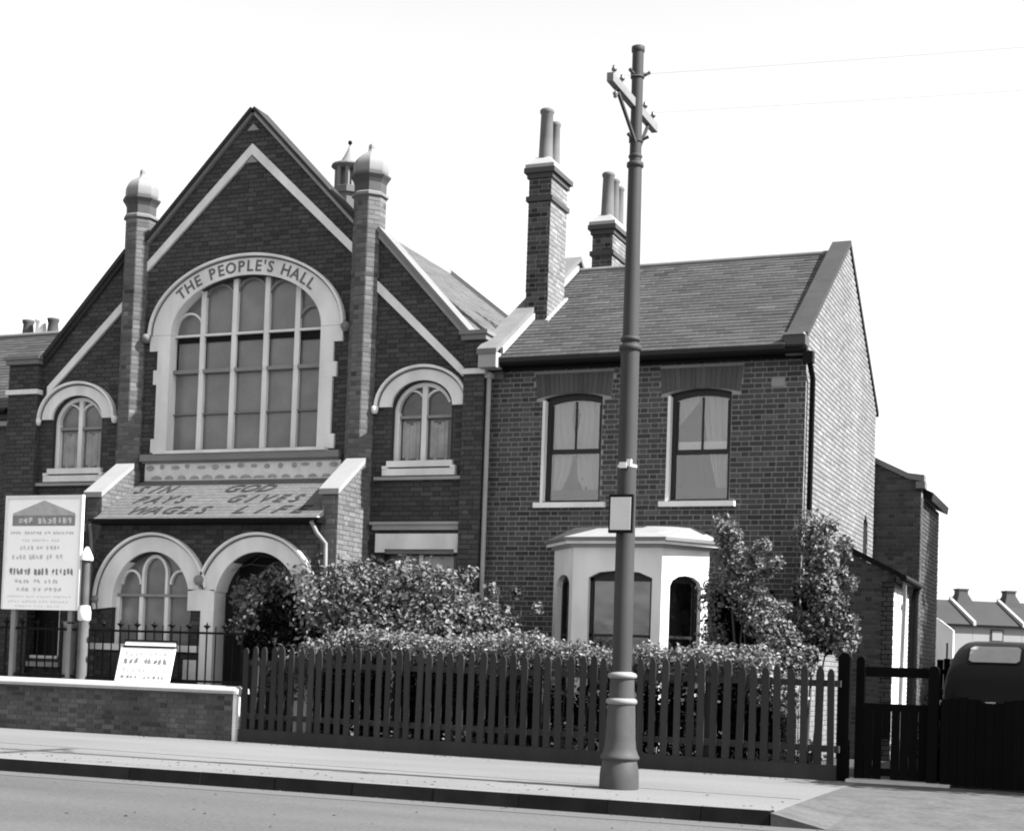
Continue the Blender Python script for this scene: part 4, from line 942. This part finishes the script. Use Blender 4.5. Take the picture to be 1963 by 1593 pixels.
def glyph_row(mb, F, x0, x1, z, h, words, d, stroke):
    """rows of letter-like strokes: the real lettering is too blurred to read"""
    tot = sum(words)+.8*(len(words)-1); cw = (x1-x0)/tot; x = x0
    for wd_ in words:
        for k in range(wd_):
            a = x+k*cw
            for q in range(5):
                w_ = cw*random.uniform(.10, .42); h_ = h*random.uniform(.15, .8); xx = a+random.uniform(0, cw*.85-w_); zz = z+random.uniform(0, h-h_)
                fbox(mb, F, xx, xx+w_, zz, zz+h_, 0, d+q*.0006)
        x += (wd_+.8)*cw
m = MB(); glyph_row(m, front(-1.4985), cxn-.5, cxn+.58, 3.28, .11, [3, 7], .002, .02); m.build('heading_lettering', INKM, hd, kind='stuff')
for i, (z_, h, a, b, ws_, mt, st) in enumerate([(3.11, .05, -.66, .62, [4, 6, 2, 7], INKM, .013), (2.99, .05, -.42, .34, [3, 6, 3], INKL, .013), (2.86, .07, -.45, .36, [4, 2, 4], INKM, .016), (2.70, .09, -.60, .42, [4, 4, 2, 2], INKM, .018), (2.45, .12, -.64, .64, [6, 4, 6], INKD, .026), (2.32, .07, -.52, .36, [4, 2, 4], INKM, .016), (2.19, .07, -.48, .42, [3, 2, 4], INKM, .016), (2.09, .04, -.66, .60, [6, 3, 5, 6], INKL, .012), (2.01, .04, -.64, .56, [4, 5, 3, 6], INKL, .012), (1.94, .03, -.5, .4, [5, 3, 4], INKL, .01)]):
    m = MB(); glyph_row(m, NF2, cxn+a, cxn+b, z_, h, ws_, .002, st); m.build('lettering', mt, nbd, kind='stuff')
# banded post beside the board
bpst = thing('painted_post', 'slim round post with white painted bands right of the notice board', 'post', (-15.44, -1.45, 0))
m = MB(); m.lathe((-15.44, -1.45, 0), [(.10, 0), (.10, .12), (.085, .2), (.085, 1.74)], 14); m.build('lower_shaft', mat('post_grey', .09, amp=.2), bpst)
m = MB(); m.lathe((-15.44, -1.45, 1.74), [(.085, 0), (.105, .02), (.105, .15), (.08, .24)], 14); m.build('white_band', WHITE, bpst)
m = MB(); m.lathe((-15.44, -1.45, 1.98), [(.06, 0), (.055, .72)], 12); m.build('upper_shaft', mat('post_dark', .07, amp=.2), bpst)
m = MB(); m.lathe((-15.44, -1.45, 2.70), [(.10, 0), (.10, .05), (.07, .12), (.03, .2), (0, .22)], 12); m.build('cap', WHITE, bpst)
p2 = thing('pale_post', 'short pale fluted post under the right edge of the notice board', 'post', (-15.80, -1.3, 0))
m = MB(); m.lathe((-15.82, -1.30, 0), [(.10, 0), (.10, 1.62), (.12, 1.66), (.12, 1.72), (0, 1.74)], 10, 0, False); m.build('shaft', GREYPAINT, p2)
# poster leaning on railings
pb = thing('poster_board', 'white poster board with black bars leaning against the railings on the low wall', 'poster board', (-14.1, -1.7, .82))
SF = SFrame((-14.62, -1.70, .82), (1, 0, 0), (0, .17, .65))
m = MB(); fbox(m, SF, 0, 1.0, 0, .54, -.02, 0); fixn(m.build('board', BOARDW, pb))
m = MB(); fbox(m, SF, .06, .98, .575, .635, -.02, 0); fixn(m.build('header_strip', BOARDW, pb))
m = MB(); fbox(m, SF, .04, 1.0, .541, .574, -.022, .006); fbox(m, SF, .04, 1.0, .636, .668, -.022, .006); fixn(m.build('batten', BLACK, pb))
for z_, h, ws_, mt in ((.42, .07, [4, 4], INKM), (.28, .10, [3, 5], INKD), (.16, .07, [5, 3], INKM), (.05, .05, [4, 5], INKD)):
    m = MB(); glyph_row(m, SF, .10, .92, z_, h, ws_, .003, .016); m.build('lettering', mt, pb, kind='stuff')
sp_ = thing('small_poster', 'small pale poster on the hall wall right of the leaning board', 'poster', (-13.6, -1.12, 1.1))
m = MB(); m.box(-13.74, -13.50, -1.175, -1.16, .85, 1.18); m.build('sheet', mat('aged_paper', .45, amp=.12, scale=8), sp_)

# ------------------------------------------------------------------ PICKET FENCE
fa, fb = Vector((-12.30, -1.72, 0)), Vector((-3.30, -2.69, 0)); fd = (fb-fa).normalized(); fl = (fb-fa).length; fn = Vector((fd.y, -fd.x, 0))
fence = thing('picket_fence', 'long dark wooden picket fence along the pavement before the brick house', 'fence', fa, math.atan2(fd.y, fd.x))
FFn = Frame((0,0,0), (1,0,0), (0,-1,0))
pick = []
for v in range(4):
    m = MB(); w_ = .043 + .002*v; h = [1.41, 1.43, 1.40, 1.42][v]
    pts = [(-w_, .17), (w_, .17), (w_, h-.07), (w_*.75, h-.025), (w_*.3, h), (-w_*.3, h), (-w_*.75, h-.025), (-w_, h-.07)]
    plate(m, FFn, pts, [], -.011, .011); me = m.mesh('picket'); me.materials.append(DKWOOD); pick.append(me)
n_ = int(fl/.168)
for i in range(n_+1):
    o = bpy.data.objects.new('picket', random.choice(pick)); col.objects.link(o); o.parent = fence
    o.location = (.06+i*.168+random.uniform(-.012, .012), -.012, random.uniform(-.015, .01) - (.05 if i > n_-8 else 0)); o.rotation_euler = (random.uniform(-.01, .01), random.gauss(0, .010), 0); o['tone'] = random.uniform(-.6, .6)
def floc(mb, name, m_, par=fence): return link(name, mb.mesh(name), m_, par, world=False)
for z_ in (1.17, .38):
    m = MB(); m.box(0, fl, .002, .05, z_-.04, z_+.04); floc(m, 'rail', DKWOOD)
m = MB(); m.box(0, fl-.02, -.045, -.002, 0, .19); floc(m, 'gravel_board', DKWOOD)
for u in (.0, 2.4, 4.8, 7.2):
    m = MB(); m.box(u+.1, u+.19, .052, .14, 0, 1.25); floc(m, 'post', DKWOOD)
# ------------------------------------------------------------------ GATE
gt = thing('garden_gate', 'dark wooden garden gate with round-topped posts at the right end of the fence', 'gate', (-2.8, -2.5, 0))
def gpost(x, y, r_, h):
    m = MB(); m.box(x-r_, x+r_, y-r_, y+r_, 0, h-r_)
    F_ = front(y-r_); band(m, F_, [(x-r_, h-r_)]*13, [(x-r_*math.cos(math.pi*i/12), h-r_+r_*math.sin(math.pi*i/12)) for i in range(13)], -2*r_, 0)
    return fixn(m.build('gate_post', GATEW, gt))
gpost(-3.27, -2.55, .068, 1.55); gpost(-3.10, -2.42, .05, 1.51); gpost(-2.22, -2.55, .06, 1.42)
m = MB(); m.box(-3.04, -2.30, -2.45, -2.40, 1.27, 1.39); m.build('top_rail', GATEW, gt)
m = MB(); m.box(-3.04, -2.30, -2.46, -2.41, .86, .95); m.box(-3.04, -2.30, -2.46, -2.41, .08, .17); m.build('rail', GATEW, gt)
for i in range(7):
    x0 = -3.04+i*.106
    if i == 2: z0, z1 = .52, .93
    else: z0, z1 = .04, .93+.02*math.sin(i*2)
    m = MB(); m.box(x0+.002, x0+.104, -2.475, -2.4605, z0, z1, random.uniform(-.4, .4)); m.build('board', GATEW, gt)
m = MB(); m.box(-3.2, -2.0, -2.75, -2.35, 0.001, .035); m.build('threshold', mat('threshold_stone', .42, amp=.15, scale=4), gt)
gl = thing('yard_gate', 'dark boarded yard gate leaf beside the black car', 'gate', (-2.05, -2.5, 0))
for i in range(5):
    m = MB(); x0 = -2.15+i*.09; m.box(x0, x0+.086, -2.50+.04*i, -2.475+.04*i, .03, 1.0+.04*math.sin(i*1.9), random.uniform(-.4, .4)); m.build('board', GATEW, gl)
m = MB(); m.bar((-2.15, -2.46, .85), (-1.72, -2.29, .85), .03, .08); m.bar((-2.15, -2.46, .25), (-1.72, -2.29, .25), .03, .08); m.build('rail', GATEW, gl)

dg = thing('drive_gate', 'solid black boarded double gate closing the drive before the car', 'gate', (-2.12, -2.62, 0), R(-13))
for i in range(26):
    m = MB(); x0 = i*.105; m.box(x0+.002, x0+.103, -.02, .0, .03, 1.03+.03*math.sin(i*.9)+random.uniform(-.01, .01), random.uniform(-.4, .4)); link('board', m.mesh('board'), GATEW, dg, world=False)
for z_ in (.25, .85):
    m = MB(); m.box(0, 2.73, .002, .05, z_-.05, z_+.05); link('rail', m.mesh('rail'), GATEW, dg, world=False)
# ------------------------------------------------------------------ POLE
pl = thing('traction_pole', 'tall tapering iron street pole with collars, cross-arm and stepped base on the pavement', 'pole', (-4.98, -6.0, 0))
PC = (-4.98, -6.0, 0)
lean_ = -.006
def pz(z): return (PC[0]+lean_*z, PC[1], z)
m = MB(); m.lathe(PC, [(.205, 0), (.208, .03), (.205, .14), (.20, .20), (.185, .27), (.178, .30)], 24); m.build('base_drum', mat('base_drum', 0.04, rough=.6, amp=.2, scale=5), pl)
m = MB(); m.lathe(PC, [(.178, .30), (.205, .315), (.205, .335), (.19, .36), (.168, .42), (.158, .52), (.146, .86), (.142, .88)], 24); m.build('lower_casing', POLEB, pl)
m = MB(); m.lathe(PC, [(.142, .88), (.16, .89), (.165, .915), (.155, .935), (.135, .945)], 24); m.build('collar', GREYPAINT, pl)
m = MB(); m.lathe(PC, [(.134, .90), (.128, 1.15)], 24); m.build('middle_casing', POLEB, pl)
m = MB(); m.lathe(PC, [(.13, 1.15), (.15, 1.16), (.155, 1.185), (.14, 1.205), (.10, 1.22)], 24); m.build('collar', GREYPAINT, pl)
m = MB(); m.tube([pz(1.21), pz(2.5), pz(4.66)], [.103, .100, .098], 24); m.build('lower_shaft', POLE, pl)
m = MB(); m.tube([pz(4.60), pz(4.61), pz(4.66), pz(4.67)], [.10, .118, .118, .09], 24); m.tube([pz(4.70), pz(4.71), pz(4.74), pz(4.75)], [.09, .104, .104, .09], 24); m.build('collar', POLE, pl)
m = MB(); m.tube([pz(4.66), pz(5.6), pz(6.60)], [.086, .079, .073], 20); m.build('middle_shaft', POLE, pl)
m = MB(); m.tube([pz(6.56), pz(6.57), pz(6.61), pz(6.62)], [.075, .09, .09, .07], 20); m.tube([pz(6.66), pz(6.68), pz(6.70)], [.066, .078, .066], 20); m.build('collar', POLE, pl)
m = MB(); m.tube([pz(6.60), pz(7.82)], [.063, .060], 18); m.tube([pz(7.80), pz(7.81), pz(7.86), pz(7.87)], [.062, .07, .07, .05], 18); m.build('upper_shaft', POLE, pl)
for z_ in (6.86, 7.55):
    m = MB(); c = Vector(pz(z_)); m.tube([c-Vector((0,0,.025)), c+Vector((0,0,.025))], .074, 18)
    for a in (0, 120, 240):
        d = Vector((math.cos(R(a+10)), math.sin(R(a+10)), 0)); m.tube([c+d*.06, c+d*.105+Vector((0,0,.015)), c+d*.135+Vector((0,0,.03))], [.022, .016, .02], 8)
    m.build('bracket_collar', POLE, pl)
m = MB(); cx_ = PC[0]+lean_*7.2-.03
m.box(cx_-.035, cx_+.035, -6.80, -5.24, 7.20, 7.29); ca = m.build('cross_arm', mat('weathered_arm', 0.14, amp=.2, scale=8, stretch=(1,.2,1)), pl)
m = MB(); m.bar((cx_, -6.55, 7.19), (cx_+.06, -6.1, 6.80), .03, .03); m.bar((cx_, -5.5, 7.19), (cx_+.06, -5.95, 6.80), .03, .03); m.build('arm_brace', POLE, pl)
for y_, up_ in ((-6.68, 1), (-6.42, 1), (-5.62, 1), (-5.32, 1), (-6.62, -1)):
    m = MB(); z0 = 7.30 if up_ > 0 else 7.20
    prof = [(.008, 0), (.008, .045), (.026, .05), (.030, .07), (.018, .085), (.022, .10), (0, .115)]
    m.lathe((cx_, y_, z0), [(a, b*up_) for a, b in prof], 10); m.build('insulator', mat('insulator', .10, rough=.3), ca)
sg = MB(); sg.box(-5.115, -4.855, -6.22, -6.17, 2.66, 3.06); sgo = sg.build('sign_box', BLACK, pl)
m = MB(); m.box(-5.095, -4.875, -6.226, -6.2205, 2.69, 3.03); m.build('sign_face', mat('sign_face', 0.5, rough=.5, amp=.05, scale=5), sgo)
m = MB(); m.tube([(-5.0, -6.10, 2.8), (-5.0, -6.16, 2.8)], .03, 8); m.build('sign_bracket', BLACK, sgo)
m = MB(); c = Vector(pz(3.38)); m.tube([c-Vector((0,0,.012)), c+Vector((0,0,.012))], .102, 20); m.box(-5.05, -4.97, -6.125, -6.10, 3.35, 3.41); m.box(-4.97, -4.92, -6.12, -6.09, 3.37, 3.44); m.build('white_clip', POTW, pl)

for k, (y_, far) in enumerate(((-6.42, 'nearer to the road'), (-5.32, 'nearer to the houses'))):
    m = MB(); pts = []
    for i in range(81):
        x_ = -5.06 + 40*i/80; t = ((x_+5.1) % 40)/40; pts.append((x_, y_, 7.40 - .55*4*t*(1-t)))
    m.tube(pts, .0016, 4, False); tag(m.build('overhead_wire', mat('wire_grey', 0.3)), 'thin overhead wire on the cross-arm insulator '+far, 'wire', 'overhead wires on the street pole')
# ------------------------------------------------------------------ CAR (rear view, black saloon)
car = thing('black_saloon_car', 'black saloon car parked nose-in on the drive, its rear window facing the street', 'car', (-1.54, -2.6, 0))
CX = -1.60
ys = [.45+q for q in [-2.72, -2.68, -2.58, -2.42, -2.25, -2.08, -1.88, -1.6, -1.1, -.5, -.1, .12, .3,   .8, 1.2, 1.45]]
hw = [.40, .50, .56, .60, .61, .62, .62, .63, .63, .62, .60, .57, .50, .42, .36, .25]
zt_ = [.95, 1.12, 1.30, 1.46, 1.58, 1.68, 1.74, 1.77, 1.78, 1.74, 1.66, 1.42, 1.12, 1.08, 1.03, .9]
zb_ = [.55, .42, .36, .34, .34, .34, .34, .34, .34, .34, .34, .34, .34, .36, .4, .5]
def csec(i_f, th):
    def L(a): i = min(int(i_f), len(a)-2); t = i_f-i; return a[i]*(1-t)+a[i+1]*t
    H_, B_, W_, Y_ = L(zt_), L(zb_), L(hw), L(ys); cz = (H_+B_)/2; hz = (H_-B_)/2
    c, s = math.cos(th), math.sin(th); e = 2/6.0
    x = W_*math.copysign(abs(c)**e, c); z = hz*math.copysign(abs(s)**e, s)
    if z > 0: x *= 1-.20*(max(0, (cz+z)-1.0)/.75)**1.2
    return (CX+x, Y_, cz+z)
N_ = 32; m = MB(); vs = []; fs = []
IF = np.linspace(0, len(ys)-1, 46)
for f_ in IF:
    for k in range(N_): vs.append(csec(f_, 2*math.pi*k/N_))
for i in range(len(IF)-1):
    for k in range(N_): fs.append((i*N_+k, i*N_+(k+1) % N_, (i+1)*N_+(k+1) % N_, (i+1)*N_+k))
fs += [tuple(range(N_)), tuple(range(len(vs)-N_, len(vs)))[::-1]]
m.add(vs, fs, 0, True); fixn(m.build('body', CARP, car))
# rear window: patch on the body surface
def patch(name, f0, f1, xh, off, mt, par):
    m = MB(); vs = []; fs = []; a, b = 8, 14
    for i in range(a+1):
        f_ = f0+(f1-f0)*i/a
        for k in range(b+1):
            xx = -xh+2*xh*k/b
            edge = 1 if 0 < i < a else .86
            xx *= edge
            lo, hi = .01, math.pi/2
            tgt = abs(xx)
            for _ in range(24):
                mid = (lo+hi)/2
                if abs(csec(f_, mid)[0]-CX) > tgt: lo = mid
                else: hi = mid
            p = csec(f_, (lo+hi)/2); vs.append((CX+xx, p[1]-off, p[2]+off*.7))
    for i in range(a):
        for k in range(b): fs.append((i*(b+1)+k, i*(b+1)+k+1, (i+1)*(b+1)+k+1, (i+1)*(b+1)+k))
    m.add(vs, fs, 0, True); return m.build(name, mt, par)
rw = patch('window_seal', 3.05, 5.25, .325, .004, BLACK, car)
patch('rear_window', 3.2, 5.05, .295, .012, mat('car_glass', .22, rough=.15, amp=.12, scale=5, spec=.6), car)
for sx in (-1, 1):
    m = MB(); vs = []; fs = []     # mudguard: swept arch over the rear wheel
    for y0 in (-1.60, 1.40):
        A = []
        for k in range(13):
            a = math.pi*k/12; yy = y0 - .44*math.cos(a); zz = .34+.42*math.sin(a)
            if y0 < 0 and k < 3: zz -= .06*(3-k)
            A.append((yy, zz))
        prof = [(.50, -.02), (.62, .02), (.72, 0), (.76, -.08)]
        b0 = len(vs)
        for yy, zz in A:
            for px_, dz in prof: vs.append((CX+sx*px_, yy, max(.2, zz+dz)))
        for i in range(12):
            for k in range(3): q = b0+i*4+k; fs.append((q, q+1, q+5, q+4))
    m.add(vs, fs, 0, True); m.build('mudguard', CARP, car)
    m = MB(); m.box(CX+sx*.70-.05, CX+sx*.70+.05, -1.15, .95, .30, .34); m.build('running_board', RUBBER, car)
    for y0 in (-1.60, 1.40):
        m = MB(); cxw = CX+sx*.62; m.tube([(cxw-.07, y0, .32), (cxw-.05, y0, .32), (cxw+.05, y0, .32), (cxw+.07, y0, .32)], [.27, .32, .32, .27], 24); wh = m.build('wheel', RUBBER, car)
        m = MB(); m.tube([(cxw+sx*.071, y0, .32), (cxw+sx*.085, y0, .32)], [.17, .12], 16); m.build('hub', CHROME, wh)
    m = MB(); m.lathe((CX+sx*.60, -2.04, .98), [(0, -.035), (.03, -.02), (.032, .02), (0, .035)], 10); m.build('tail_lamp', mat('lamp_glass', .35, rough=.2), car)
    m = MB(); m.box(CX+sx*.30-.02, CX+sx*.30+.02, -2.41, -2.17, .42, .46); m.build('bumper_iron', CARP, car)
m = MB(); m.tube([(CX-.68, -2.27, .44), (CX-.5, -2.41, .44), (CX, -2.45, .44), (CX+.5, -2.41, .44), (CX+.68, -2.27, .44)], .045, 10); m.build('bumper', CARP, car)
m = MB(); m.box(CX-.06, CX+.06, -2.29, -2.20, .985, 1.015); m.build('boot_handle', CHROME, car)
m = MB(); m.box(CX-.24, CX+.24, -2.35, -2.335, .60, .70); m.build('number_plate', BLACK, car)

# ------------------------------------------------------------------ VEGETATION
def stems(parent, lst, name='stem'):
    m = MB()
    for pts, r0, r1 in lst:
        n_ = len(pts); m.tube(pts, [r0+(r1-r0)*i/(n_-1) for i in range(n_)], 7)
    return m.build(name, BARK, parent)
# big bush before the hall's right half
bush = thing('large_bush', 'large spreading leafy bush behind the fence before the porch doorway', 'bush', (-10.6, -1.0, 0))
blobs = []
for (x_, z_, rx, rz__, y_) in [(-12.35, 1.75, .55, .55, -.9), (-11.9, 2.25, .6, .5, -.75), (-11.4, 2.1, .7, .70, -1.0), (-10.8, 2.15, .7, .66, -.9), (-10.2, 2.25, .65, .58, -.8), (-9.6, 2.25, .6, .52, -.8), (-10.4, 1.6, 1.0, .6, -1.1), (-9.4, 1.6, .9, .6, -1.05), (-8.8, 1.75, .6, .55, -.85), (-8.3, 1.35, .55, .45, -1.0), (-11.6, 1.2, .9, .7, -1.0)]:
    blobs.append((x_, y_, z_, rx, .5, rz__, rx*rz__))
foliage('shade_leaves', LEAFD, bush, [(-12.0, -1.25, 1.85, .45, .15, .4, 1), (-12.25, -1.25, 1.5, .4, .15, .35, 1), (-11.5, -1.3, 1.5, .45, .12, .22, .6), (-10.4, -.9, 1.4, 1.9, .2, .7, 3)], 5200, .115, seed=4, shell=.1)  # blackened leaves painting the shaded parts of the bush
blobs += [(-7.95, -1.0, 1.3, .4, .3, .35, .15), (-12.55, -1.0, 2.15, .42, .35, .38, .2), (-12.0, -.9, 2.5, .5, .35, .3, .2)]
foliage('crown', LEAFB, bush, blobs, 26000, .088, seed=3, shell=.45)
st = []
for k in range(14):
    x_ = -12.3+k*.3; tx = x_+random.uniform(-.5, .5); st.append(([(x_, -.95, 0), (x_+(tx-x_)*.4, -.95, .8), (tx, -.85+random.uniform(-.2, .2), 1.9+random.uniform(0, .5))], .025, .006))
stems(bush, st)
# thin outreaching shoots at the left side
for k in range(9):
    a = (-12.3, -.9, 1.6+.15*k); b = (-13.0+random.uniform(-.2, .25), -1.0+random.uniform(-.15, .1), 1.7+.12*k)
    st2 = [([a, ((a[0]+b[0])/2, -.95, (a[2]+b[2])/2+.1), b], .008, .003)]; stems(bush, st2, 'shoot')
foliage('shoot_leaves', LEAFB, bush, [(-12.75, -.95, 2.2, .35, .2, .35, 1), (-12.85, -.95, 1.8, .3, .2, .25, .8), (-12.2, -.85, 2.6, .4, .25, .18, .6), (-11.4, -.9, 2.78, .5, .25, .15, .6)], 650, .085, seed=5, shell=.1)
foliage('stray_shoots', LEAFB, bush, [(-12.3+.36*q, -.9+random.uniform(-.15, .15), 2.62+random.uniform(-.12, .14)-(.0 if q < 8 else .12*(q-8)), .12, .12, .12, 1) for q in range(13)], 1500, .08, seed=8, shell=.1)
# clipped hedge just behind the fence
hedge = thing('privet_hedge', 'low clipped hedge running just behind the picket fence', 'hedge', (-8, -1.9, 0))
blobs = []; low = []
x = -11.2
while x < -4.4:
    t = (x+12.3)/9.0; y_ = -1.72-.97*t+.32; blobs.append((x, y_, 1.35+.05*math.sin(x*2.3)+(.11 if -10.8 < x < -7.4 else 0), .30, .22, .25, 1)); low.append((x+.15, y_+.1, .6, .3, .15, .5, 1)); x += .26
blobs += [(-4.3, -2.25, 1.1, .3, .2, .3, .8), (-4.0, -2.3, .95, .25, .2, .3, .6), (-5.9, -2.1, 1.5, .25, .2, .15, .4), (-6.9, -2.0, 1.48, .35, .2, .16, .5)]
foliage('shade_leaves', LEAFD, hedge, low+[(-5.4, -2.0, .6, .9, .12, .6, 4), (-4.6, -2.2, .6, .6, .12, .6, 3)], 16000, .085, seed=12, shell=.2)  # blackened leaves standing in for the shade behind the pickets
foliage('crown', LEAFH, hedge, blobs, 15000, .065, seed=11, shell=.5)
stems(hedge, [([(-11+.35*k, -1.72-.97*((-11+.35*k+12.3)/9)+.32, 0), (-11+.35*k+.05, -1.72-.97*((-11+.35*k+12.3)/9)+.32, 1.0)], .012, .006) for k in range(19)])
# climbing rose: arching canes + leaf mass blackened as painted shade
rose = thing('climbing_rose', 'tall arching rose bush hiding the right side of the bay window', 'bush', (-4.9, -1.0, 0))
blobs = [(-5.22, -1.0, 3.20, .20, .22, .25, .5), (-5.15, -.95, 2.85, .27, .24, .28, .8), (-5.02, -1.0, 2.5, .32, .28, .28, 1), (-4.82, -1.05, 2.2, .32, .28, .28, 1.1), (-4.62, -1.1, 1.92, .30, .28, .28, 1), (-4.45, -1.1, 1.62, .3, .28, .3, 1), (-4.28, -1.15, 1.3, .28, .25, .35, .9), (-5.4, -.95, 2.3, .22, .25, .35, .5), (-5.35, -1.0, 1.75, .25, .25, .35, .45), (-5.45, -1.2, 1.38, .35, .25, .22, .6), (-4.75, -1.35, 1.35, .5, .15, .2, .7)]
for q in range(26):
    t = q/25; cx_, cz_ = (-5.2+.95*t**.8, 3.15-1.9*t**1.25); blobs.append((cx_+random.uniform(-.12, .30), -1.05+random.uniform(-.15, .15), cz_+random.uniform(-.2, .25), .13, .13, .12, .16))
foliage('crown', LEAFR, rose, blobs, 12500, .062, seed=21, shell=.15, hang=.3)
foliage('shade_leaves', LEAFD, rose, [(-5.0, -.80, 2.0, .5, .15, .6, 1), (-4.75, -.80, 1.5, .62, .15, .6, 1.2)], 6500, .095, seed=23, shell=.05)
stems(rose, [([(-4.9, -.9, 0), (-5.0, -.95, 1.2), (-5.1, -.95, 2.2), (-5.25, -1.0, 3.25)], .03, .008), ([(-4.85, -.9, 0), (-5.0, -.9, 1.4), (-4.9, -1.0, 2.3), (-4.55, -1.1, 1.9), (-4.25, -1.2, 1.2)], .025, .006), ([(-4.7, -.9, 0), (-4.9, -1.0, 1.8), (-4.5, -1.2, 2.0), (-4.1, -1.2, 1.3)], .02, .005)])
crp = thing('wall_creeper', 'ragged leafy creeper climbing the sunlit corner of the brick house', 'climber', (-4.1, -.4, 0))
blobs = [(-4.15, -.38, 3.25, .27, .25, .30, 1), (-4.02, -.38, 2.95, .30, .25, .28, 1), (-4.12, -.4, 2.55, .30, .25, .30, 1), (-3.9, -.4, 2.25, .32, .25, .32, 1.1), (-4.1, -.4, 1.9, .36, .28, .36, 1.3), (-3.75, -.4, 1.85, .32, .25, .34, 1.1), (-4.2, -.4, 1.5, .27, .22, .28, .7)]
for q in range(24):
    blobs.append((-4.0+random.uniform(-.42, .45), -.4+random.uniform(-.1, .1), random.uniform(1.5, 3.3), .13, .13, .13, .22))
foliage('crown', LEAFR, crp, blobs, 8500, .065, seed=31, shell=.15, hang=.4)
foliage('shade_leaves', LEAFD, crp, [(-4.1, -.3, 2.1, .3, .12, .75, 1), (-3.85, -.3, 1.95, .3, .12, .4, .7)], 2600, .09, seed=33, shell=.05)  # blackened leaves painting the shade inside the creeper
stems(crp, [([(-4.15, -.35, 0), (-4.12, -.3, 1.5), (-4.1, -.3, 3.3)], .025, .008), ([(-4.05, -.4, .3), (-3.95, -.4, 1.4), (-3.8, -.4, 2.3)], .018, .006)])
# border plants seen between pickets
for k, (x_, lab) in enumerate([(-9.6, 'pale flowering plant low behind the fence below the large bush'), (-8.6, 'pale flowering plant low behind the fence under the house downpipe'), (-7.0, 'leafy plant low behind the fence left of the street pole'), (-5.15, 'tall white-flowered plant behind the fence right of the street pole'), (-3.75, 'pale flowering plant behind the last pickets of the fence')]):
    t = (x_+12.3)/9.0; y_ = -1.72-.97*t+.12
    b_ = thing('border_plant', lab, 'plant', (x_, y_, 0), 0, 'border plants behind the fence')
    hgt = [.35, .35, .6, .95, .5][k]
    foliage('leaves', LEAFB, b_, [(x_, y_+.03, hgt*.5, .28, .08, hgt*.5, 1)], 420, .06, seed=40+k, shell=.2)
    m = MB()
    for q in range(9):
        fx, fz = x_+random.uniform(-.28, .28), random.uniform(hgt*.35, hgt); m.lathe((fx, y_-.02, fz), [(0, -.01), (.022, 0), (.03, .012), (.012, .02), (0, .016)], 7)
    m.build('flower', PETAL, b_)
    stems(b_, [([(x_, y_, 0), (x_+random.uniform(-.1, .1), y_, hgt*.9)], .008, .004)])
ty = thing('yard_tree', 'broad leafy tree beyond the right edge shading the rear wing', 'tree', (3.4, 8.5, 0))
m = MB(); m.tube([(3.4, 8.5, 0), (3.45, 8.5, 3), (3.4, 8.5, 6.5)], [.22, .17, .08], 10); m.tube([(3.42, 8.5, 4), (3.0, 7.9, 6.5), (2.8, 7.6, 8)], [.1, .07, .03], 8); m.tube([(3.42, 8.5, 4.5), (3.8, 9.2, 6.5), (4.0, 9.5, 8.5)], [.1, .07, .03], 8); m.build('trunk', BARK, ty)
foliage('crown', LEAFB, ty, [(3.4, 8.5, 8.2, 1.9, 1.9, 1.6, 2), (3.2, 7.9, 6.4, 1.7, 1.3, 1.5, 1.5), (3.5, 9.3, 6.6, 1.8, 1.5, 1.6, 1.5), (3.3, 8.6, 10.0, 1.4, 1.5, 1.2, 1)], 15000, .22, seed=71, shell=.2)
# dark growth in the yard beside and behind the gate, and an unseen hedge added on the right for its shade
yf = thing('yard_fence', 'dark close-boarded fence across the back of the yard behind the car', 'fence', (-3.5, 9, 0))
for i in range(34):
    m = MB(); x0 = -3.55+i*.125; m.box(x0+.003, x0+.122, 8.99, 9.01, 0, 1.70+random.uniform(-.015, .015), random.uniform(-.4, .4)); m.build('board', GATEW, yf)
m = MB(); m.box(-3.55, .6, 9.012, 9.05, 1.4, 1.5); m.build('rail', GATEW, yf)
yb = thing('yard_shrub', 'dark shrub in deep shade behind the yard gate', 'shrub', (-2.0, -1.2, 0))
foliage('crown', LEAFD, yb, [(-2.15, -1.4, .6, .35, .4, .55, 1), (-2.2, -.6, .7, .4, .4, .6, 1), (-2.5, 1.0, .5, .5, .6, .5, .8)], 5000, .07, seed=51, shell=.2)
stems(yb, [([(-2.1, -1.3, 0), (-2.1, -1.3, .7)], .02, .008)])
bh = thing('shade_hedge', 'tall dark hedge out of view, added to shade the drive and car', 'hedge', (.9, 2, 0))  # unseen hedge put in to shade the drive, car and gates
blobs = [(.75, -3.0+.9*k, z_, .6, .7, .95, 1) for k in range(14) for z_ in (.8, 2.1, 3.4)]
foliage('crown', LEAFD, bh, blobs, 22000, .16, seed=61, shell=.3)
m = MB(); m.box(.6, .9, -3.3, 9.5, 0, 4.0); m.build('close_boarding', GATEW, bh)
